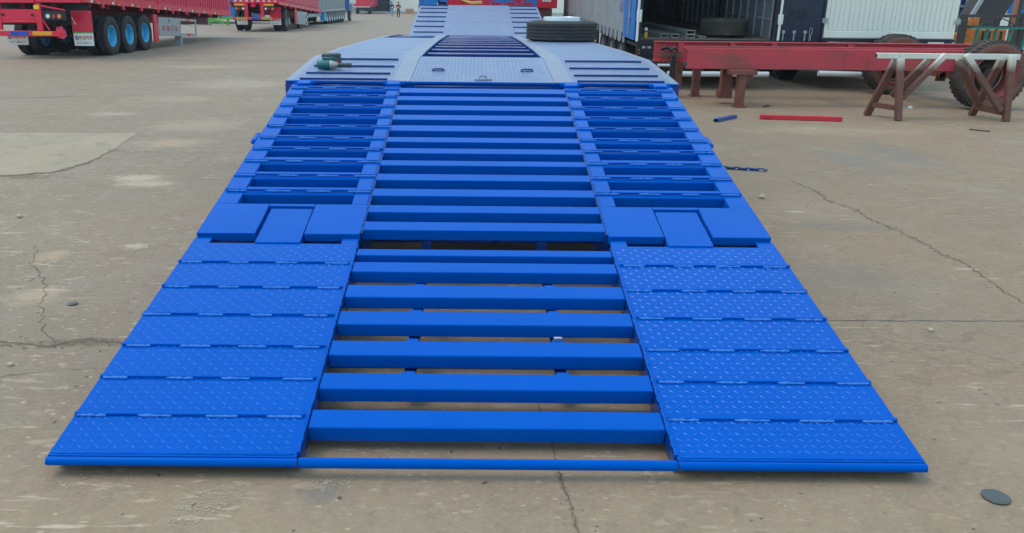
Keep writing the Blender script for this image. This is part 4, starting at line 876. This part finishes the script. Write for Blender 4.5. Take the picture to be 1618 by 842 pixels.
# white box trailer beside it
wt = thing('white_box_trailer', 'pale box trailer with two closed corrugated rear doors', 'trailer', (6.36, 13.32, 0), (math.atan(.012), 0, 0))
q = MB(); q.box(.0, 2.42, .06, 13.4, .93, 3.5); q.build('box_body', WHITEP, wt)
for x0, x1 in ((.0, 1.205), (1.212, 2.42)):
    q = MB(); q.box(x0, x1, -.0, .05, .955, 3.45)
    for k in range(12):
        xx = x0+.10+k*(x1-x0-.2)/11; q.box(xx-.030, xx+.030, -.010, -.0005, 1.09, 3.4, bev=.004)
    q.box(x0+.01, x1-.01, -.012, -.0005, .965, 1.075, bev=.003)
    for j in range(7): q.cyl((x0+.08+j*.175, -.012, 1.06), (x0+.08+j*.175, -.018, 1.06), .008, 6)
    q.build('rear_door', WHITEP, wt)
for x in (-.015, 2.435):
    for z in (1.22, 1.9, 2.6):
        q = MB(); q.box(x-.05, x+.05, -.035, -.0125, z, z+.09, bev=.006); q.cyl((x, -.03, z-.02), (x, -.03, z+.11), .014, 8); q.build('door_hinge', GREYS, wt)
q = MB(); q.box(-.02, 2.44, -.03, .05, .90, .948); q.build('rear_sill', BLK, wt)
q = MB(); q.box(-.05, -.012, .0, .1, .9, 3.5); q.build('rear_post', BLK, wt)
q = MB(); q.cyl((-.03, -.1, .325), (1.5, -.1, .30), .05, 16); q.build('bumper_tube', TUBEW, wt)
for x in (.5, 1.9): q = MB(); q.box(x-.06, x+.06, .0, 13, .5, .90); q.build('frame_rail', BLK, wt)
for x in (.75, .95): q = MB(); q.box(x-.05-.6, x-.05, -.01, .02, .86, .899); q.build('lamp_strip', SILVER, wt)
for y in (2.2, 3.5, 4.8):
    for x, ry in ((.2, R(90)), (2.2, R(-90))): o = link('wheel', twm, wt, (x, y, .47), (0, ry, 0)); link('rim', rwm, o)
q = MB(); q.box(.2, 2.2, .3, .34, .25, .49); q.build('mudguard', BLK, wt)

# ------------------------------------------------------------------ old red chassis
ch = thing('red_chassis', 'old faded red trailer chassis on stub legs with two bare wheels', 'chassis', (0, 0, 0))
def ibeam(x0, x1, y, z0, z1, name='side_beam', stiff=()):
    q = MB(); q.box(x0, x1, y-.075, y+.075, z1-.02, z1, bev=.004); q.box(x0, x1, y-.075, y+.075, z0, z0+.02, bev=.004); q.box(x0, x1, y-.012, y+.012, z0+.0205, z1-.0205)
    for s_ in stiff: q.box(s_-.05, s_+.05, y-.07, y-.0125, z0+.021, z1-.021)
    return q.build(name, REDOLD, ch)
ibeam(2.98, 8.55, 12.0, .60, .93, stiff=(3.42, 4.3, 5.0, 6.3))
q = MB(); q.box(3.24, 7.7, 10.70, 10.715, .575, .875); q.box(3.24, 7.7, 10.716, 10.83, .862, .885); q.box(3.24, 7.7, 10.716, 10.80, .575, .595); q.box(3.24, 8.6, 10.86, 10.98, .87, .905); q.build('side_beam', REDOLD, ch)
q = MB(); q.box(5.69, 5.705, 10.694, 10.6995, .585, .865); q.box(6.05, 6.06, 10.694, 10.6995, .585, .865); q.tube([(5.93, 10.698, .76), (5.98, 10.697, .765), (6.0, 10.697, .74), (5.985, 10.697, .70)], .005, 6); q.build('web_seam', REDOLD, ch)
for x in (4.2, 5.6, 7.0, 7.9): q = MB(); q.box(x-.05, x+.05, 10.85, 11.98, .66, .82); q.build('cross_member', REDOLD, ch)
def stub(x, y, w_, z0, z1, head, foot):
    q = MB(); q.box(x-w_/2, x+w_/2, y-.07, y+.07, z0, z1, bev=.004)
    if head: q.box(x-head/2, x+head/2, y-.10, y+.10, z1+.001, z1+.07, bev=.004)
    if foot == 1: q.box(x-w_*.75, x+w_*.75, y-.13, y+.13, z0, z0+.018)
    if foot == 2: q.box(x-w_*.68, x+w_*.55, y-.10, y+.10, z0, z0+.12, bev=.006)
    if head and head > .3: q.prism([(x+w_/2, z1-.0), (x+head/2-.02, z1), (x+w_/2, z1-.16)], y-.02, y+.02, 'y')
    q.build('stub_leg', RUSTB, ch)
stub(3.385, 11.93, .16, .14, .60, 0, 0); stub(3.78, 12.15, .12, .0, .60, .2, 1); stub(3.99, 11.1, .17, .09, .585, .22, 2); stub(4.08, 10.60, .115, .0, .50, .42, 1)
q = MB(); q.box(3.22, 3.30, 11.72, 11.80, .33, .72, bev=.01); q.build('coupling_rod', BLK, ch)
q = MB(); q.tube([(3.08, 11.85, .80), (3.14, 11.78, .84), (3.22, 11.76, .80), (3.27, 11.75, .84), (3.33, 11.76, .79)], .03, 8); q.build('coupling', BLK, ch)
q = MB(); q.box(3.06, 3.42, 11.80, 11.88, .66, .78, bev=.006); q.build('end_bracket', RUSTB, ch)
q = MB(); q.box(7.62, 7.92, 10.95, 12.5, .42, .60); q.build('axle', RUSTB, ch)
q = MB(); q.box(7.42, 7.58, 11.18, 11.2, .38, .57); q.cyl((7.50, 11.179, .475), (7.50, 11.13, .475), .06, 14, .06, 0, False); q.cyl((7.50, 11.178, .475), (7.50, 11.165, .475), .045, 14, None, 1); q.build('spring_bracket', [RUSTB, BLK], ch)
def lug_wheel(loc):
    r, h, rr = .535, .19, .345
    t = MB(); t.lathe([(rr-.005, -h*.8), (rr+.02, -h*.95), (rr+.03, -h*.97), (rr+.035, -h*.95), (rr+.09, -h), (r-.06, -h*.95), (r-.022, -h*.80), (r-.022, h*.80), (r-.06, h*.95), (rr+.09, h), (rr+.02, h*.95), (rr-.005, h*.8)], None, 44)
    t.m = [1 if (i//44) in (0, 1, 2, 3, 4, 6, 7, 8, 9, 10) else 0 for i in range(len(t.f))]
    for k in range(40):
        a = 2*math.pi*k/40
        for s_, off in ((-1, 0), (1, .5)):
            M = Matrix.Rotation(a+off*2*math.pi/40, 4, 'Z') @ T((r-.022, 0, s_*h*.44)) @ Matrix.Rotation(s_*.30, 4, 'X')
            t.box(-.02, .013, -.028, .028, -h*.40, h*.40, M, 0, .004)
    o = t.build('wheel', [RUBBROWN, SIDEW], ch); o.location = loc; o.rotation_euler = (R(-90), 0, 0)
    q = MB(); q.lathe([(rr, -h*.84), (rr+.004, -h*.98), (rr-.012, -h*1.0), (rr-.022, -h*.94), (rr-.028, -h*.6), (rr-.045, -h*.55), (rr-.05, h*.7)], None, 40)
    q.lathe([(rr-.055, h*.72), (rr-.06, h*.70), (.20, h*.66), (.16, h*.3), (.12, h*.25), (.11, -h*.2), (.001, -h*.2)], None, 40, 1)
    q.build('rim', [RIMR, WELLB], o)
RIMR = mat('dusty_red_rim', (.27, .06, .055), .65, var=.25, scale=6, dirt=(.12, .07, .055), damt=.45)
SIDEW = mat('red_oversprayed_sidewall', (.19, .075, .055), .75, var=.25, scale=5, dirt=(.07, .05, .045), damt=.55, dscale=4, bump=.2, bscale=30)
WELLB = mat('dirty_wheel_well', (.05, .032, .028), .8, var=.4, scale=8)
lug_wheel((7.93, 10.63, .53))
lug_wheel((7.53, 12.85, .53))
mo = MB(); rd = random.Random(3)
for k in range(90):
    x, y, z = (rd.uniform(3.25, 8.4), rd.choice([10.76, 10.9, 12.0]), 0)
    if rd.random() < .3: a = rd.uniform(-.3, .5); x = 7.93+.52*math.sin(a); y = 10.63+rd.uniform(-.1, .1); z = .53+.525*math.cos(a)
    else: z = .886 if y < 10.8 else (.905 if y < 11 else .93)
    s_ = rd.uniform(.004, .012); mo.add([(x-s_, y-s_, z), (x+s_, y-s_, z), (x+s_*.8, y+s_, z), (x-s_, y+s_*.8, z), (x, y, z+s_*.9)], [(0, 1, 4), (1, 2, 4), (2, 3, 4), (3, 0, 4)])
mo.build('moss', mat('dry_moss', (.10, .10, .035), .95, var=.4, scale=40), smooth=False, kind='stuff')

# ------------------------------------------------------------------ steel trestle
ts = thing('steel_trestle', 'brown steel trestle with a white painted top rail', 'trestle', (0, 0, 0))
q = MB(); q.box(5.575, 7.585, 9.40, 9.475, .835, .91, bev=.005)
q.build('top_rail', TRESTR, ts); q = MB(); q.box(5.571, 5.5745, 9.41, 9.465, .845, .90); q.build('open_end', BLK, ts)
def leg(p0, p1, name='leg', w_=.085): q = MB(); q.beam(p0, p1, w_, .075, (0, 1, 0), bev=.005); q.build(name, TREST, ts)
leg((5.895, 9.17, .0), (5.885, 9.36, .835)); leg((5.70, 9.72, .0), (5.885, 9.48, .834), w_=.09)
leg((7.43, 9.20, .0), (7.43, 9.345, .90)); leg((7.30, 9.82, .0), (7.40, 9.52, .834), w_=.09)
leg((5.95, 9.28, .30), (6.50, 9.355, .90), 'brace', .07); leg((5.95, 9.58, .30), (6.36, 9.50, .834), 'brace', .07)
leg((7.36, 9.24, .14), (6.79, 9.355, .90), 'brace', .075); leg((7.28, 9.68, .20), (6.77, 9.50, .834), 'brace', .07)
q = MB(); q.beam((5.88, 9.26, .17), (5.74, 9.66, .17), .07, .07); q.build('tie_bar', TREST, ts)
q = MB(); q.beam((7.42, 9.28, .13), (7.31, 9.76, .15), .07, .10); q.build('tie_bar', TREST, ts)

# ------------------------------------------------------------------ things on the ground
rb_ = thing('red_steel_bar', 'bright red square steel bar lying on the concrete', 'steel bar', (3.96, 9.22, .034), (0, R(0), -.165))
q = MB(); q.box(0, 1.10, -.03, .03, -.03, .03, bev=.004); q.build('bar', mat('bright_red_paint', (.60, .02, .04), .45), rb_)
q = MB(); q.tube([(.04, -.034, .0), (.10, -.036, -.012), (.15, -.034, .0), (.10, -.033, .012)], .004, 6); q.build('bent_wire', RUSTB, rb_)
bt_ = thing('blue_tube_offcut', 'short dark blue square tube offcut lying on the concrete', 'tube', (3.24, 8.86, .004), (0, 0, -.72))
q = MB(); th = .004
q.box(-.035, .035, 0, .60, 0, th); q.box(-.035, .035, 0, .60, .036, .04); q.box(-.035, -.031, 0, .60, th, .036); q.box(.031, .035, 0, .60, th, .036); q.build('tube', mat('dark_blue_paint', (.02, .07, .26), .5), bt_)
cn = thing('chain', 'blue painted chain trailing out from the ramp side over the concrete', 'chain', (2.28, 5.56, .012))
lk = MB(); lk.tube([(math.cos(t)*.030*(1)+(.012 if math.cos(t) > 0 else -.012), math.sin(t)*.018, 0) for t in [2*math.pi*i/14 for i in range(14)]], .0075, 6, closed=True); lkm = lk.mesh('link', CHAIN)
for k in range(9):
    link('link', lkm, cn, (.02+.053*k, -.016*k+.006*math.sin(k*2), .003*(k % 2)), (R(-25 if k % 2 else 40), 0, -.29+.2*math.sin(k*1.7)))
hk = MB(); hk.tube([(.48, -.14, .004), (.50, -.15, .006), (.51, -.135, .006), (.50, -.12, .006)], .008, 6); hk.build('end_hook', CHAIN, cn)
def disc(label, x, y, r, m, tl=0.):
    t = MB(); t.lathe([(.001, .004), (r*.95, .004), (r, .003), (r, .0), (.001, 0.)], None, 24)
    o = t.build('steel_disc', m, None, loc=(x, y, .004)); o['label'] = label; o['category'] = 'disc'; o['group'] = 'cut steel discs on the ground'; o.rotation_euler = (0, tl, 0)
DISC = mat('dark_cut_steel', (.09, .092, .092), .45, metal=.3, var=.2)
disc('dark round steel disc lying on the concrete at the lower right', 1.691, -.105, .044, DISC)
disc('small dark round disc lying left of the ramp', -2.183, 1.628, .026, DISC)
def scrap(name, label, cat, poly, x, y, h, m, rz=0., tilt=0.):
    q = MB(); q.prism(poly, 0, h, 'z'); o = q.build(name, m, None, loc=(x, y, .004), rot=(tilt, 0, rz)); o['label'] = label; o['category'] = cat
scrap('white_scrap', 'white crumpled scrap beyond the trestle legs', 'scrap', [(-.06, -.02), (.03, -.03), (.07, .02), (.02, .03)], 6.80, 10.66, .022, WHITE, .3, .15)
scrap('rusty_plate', 'small rusty notched plate lying beyond the red bar', 'scrap', [(-.10, -.08), (-.04, -.10), (.09, .03), (.12, .10), (.05, .08), (-.03, .0)], 4.55, 10.72, .012, DBRN, .2)
scrap('rusty_rod', 'thin dark rod lying in front of the trestle', 'rod', [(-.12, -.012), (.12, -.008), (.12, .010), (-.12, .012)], 6.52, 8.27, .012, DBRN, -.75)
for i, (x, y, s_, lab) in enumerate(((2.355, 4.274, .028, 'pale stone beside the upper ramp on the right'), (1.315+.93, 1.36, .014, 'small pale stone on the slab joint at the right'), (-3.41, 3.42, .02, 'off-white stone on the concrete far left of the ramp'), (-2.1, .86, .014, 'pale pebble just below the crack on the left'))):
    q = MB(); rd = random.Random(i); bm = bmesh.new(); bmesh.ops.create_icosphere(bm, subdivisions=2, radius=s_)
    for v in bm.verts: v.co *= rd.uniform(.8, 1.15); v.co.z *= .65
    me = bpy.data.meshes.new('stone'); bm.to_mesh(me); bm.free(); me.materials.append(STONE)
    o = link('stone', me, None, (x, y, s_*.55)); o['label'] = lab; o['category'] = 'stone'; o['group'] = 'loose stones'

# ------------------------------------------------------------------ machinery and hall behind the right side
ex = thing('truss_frame', 'dark brown steel truss frame with curved braces behind the white trailer', 'frame', (11, 17, 0))
for z in (1.30, 1.06): q = MB(); q.box(-.02, 4.0, -.04, .04, z, z+.06); q.build('rail', DBRN, ex)
for x in (.02, 1.38, 2.8, 3.95): q = MB(); q.box(x-.08, x+.06, -.05, .05, 0, 1.40 if x > 0.5 else 1.36); q.build('post', DBRN, ex)
for x0 in (.3, 1.5, 2.7):
    q = MB(); q.tube([(x0+.02+i*.09, -.05, 1.09+.19*math.sin(math.pi*i/10)) for i in range(11)], .012, 6); q.build('curved_brace', DBRN, ex)
for x in (.73, .82, 1.06): q = MB(); q.box(x-.012, x+.012, -.02, .02, 1.12, 1.30); q.build('strut', DBRN, ex)
gs = thing('green_railing', 'teal green steel railing of upright bars under the brown truss', 'railing', (11, 16.8, 0))
for x in (.20, .42, .62, .95, 1.30, 1.85, 1.98, 2.4): q = MB(); q.beam((x, 0, .35), (x+.06, .0, 1.05), .045, .05); q.build('bar', GRNP, gs)
for z in (.30, 1.052): q = MB(); q.box(.1, 2.6, -.03, .03, z, z+.045); q.build('rail', GRNP, gs)
for x in (.15, 2.5): q = MB(); q.box(x-.04, x+.04, -.04, .04, 0, .299); q.build('foot', GRNP, gs)
om = thing('orange_machine', 'orange machine glimpsed behind the green bars', 'machine', (12.1, 18.6, 0))
for a in ((-.10, .03, 0, .3, .95, 1.22), (.12, .24, .05, .3, 1.0, 1.31), (.34, 1.0, .1, .8, .55, 1.0), (-.25, 1.4, .3, 1.2, .45, .54), (-.2, .12, .1, .4, .70, .90)):
    q = MB(); q.box(*a, bev=.02); q.build('panel', ORG, om)
q = MB(); q.box(-.4, 1.7, .2, 1.4, .05, .44, bev=.1); q.build('track', BLK, om)
for k in range(4): q = MB(); q.box(.38+k*.15, .44+k*.15, .085, .0995, .60, .95); q.build('grille_bar', BLK, om)
for x in (.93, -.03): q = MB(); q.lathe([(.001, .06), (.03, .05), (.035, .0), (.001, 0)], T((x, .2, 1.0 if x > .5 else 1.221)), 12); q.build('lamp', LORG, om)
cv = thing('conveyor', 'broad dark conveyor boom rising behind the orange machine', 'conveyor', (13.47, 20.5, 0))
q = MB(); q.beam((-.39, 0, .5), (1.19, 0, 4.0), .72, .7, (0, 1, 0)); q.build('belt_trough', BELT, cv)
q = MB(); q.beam((-.85, -.36, .5), (.73, -.36, 4.0), .09, .08, (0, 1, 0)); q.build('side_rail', GREYS, cv)
for x in (-.35, .9): q = MB(); q.box(x-.05, x+.05, -.1, .1, 0, .6 if x < 0 else 3.0); q.build('leg', DBRN, cv)
bs = thing('blue_cladding_stack', 'blue and white upright sheets beside the white box trailer', 'sheets', (13.4, 21.6, 0))
for k in range(6): q = MB(); q.box(-.2+k*.13, -.08+k*.13, 0, .05, 0, 3); q.build('sheet', BSHADE if k % 2 == 0 else CLADG, bs)
for z in (1.5, 2.3): q = MB(); q.box(-.25, .6, -.06, -.001, z, z+.06); q.build('strap', GREYS, bs)
sh = thing('workshop_building', 'pale clad workshop with a blue-framed window at the upper right edge', 'building', (13, 26, 0))
q = MB(); q.box(-4, 24, 0, .25, 0, 7)
for k in range(56): q.box(-3.8+k*.5, -3.68+k*.5, -.04, -.001, .2, 7)
q.build('wall', CLADW, sh, smooth=False)
q = MB(); q.box(-4, 24, .26, 12, 6.8, 7); q.build('roof', CLADG, sh)
q = MB()
for a in ((4.5, 4.65, 1.30, 3.4), (7.0, 7.15, 1.30, 3.4), (4.65, 7.0, 1.30, 1.42), (4.65, 7.0, 3.25, 3.4)): q.box(a[0], a[1], -.16, -.041, a[2], a[3])
wn = q.build('window', BLUED, sh); q = MB(); q.box(4.66, 6.99, -.08, -.05, 1.43, 3.24); q.build('pane', GLASS, wn)
op_ = thing('orange_pole', 'slim rusty orange pole standing behind the brown truss', 'pole', (12.48, 17.6, 0)); q = MB(); q.cyl((0, 0, 0), (.06, 0, 4), .05, 10); q.cyl((0, 0, 0), (0, 0, .03), .13, 12); q.build('shaft', mat('rusty_orange_paint', (.42, .14, .06), .6), op_)

# ------------------------------------------------------------------ thin haze over the yard
hz_ = MB(); hz_.box(-75, 75, -8, 145, -1.6, 11.5)
hm = bpy.data.materials.new('yard_haze'); hm.use_nodes = True; hn = hm.node_tree.nodes; hn.remove(hn['Principled BSDF'])
pv = hn.new('ShaderNodeVolumePrincipled'); pv.inputs['Color'].default_value = (.80, .88, 1, 1); pv.inputs['Density'].default_value = .0006; pv.inputs['Anisotropy'].default_value = .2
hm.node_tree.links.new(pv.outputs[0], hn['Material Output'].inputs['Volume'])
hz_.build('haze', hm, smooth=False, kind='stuff')
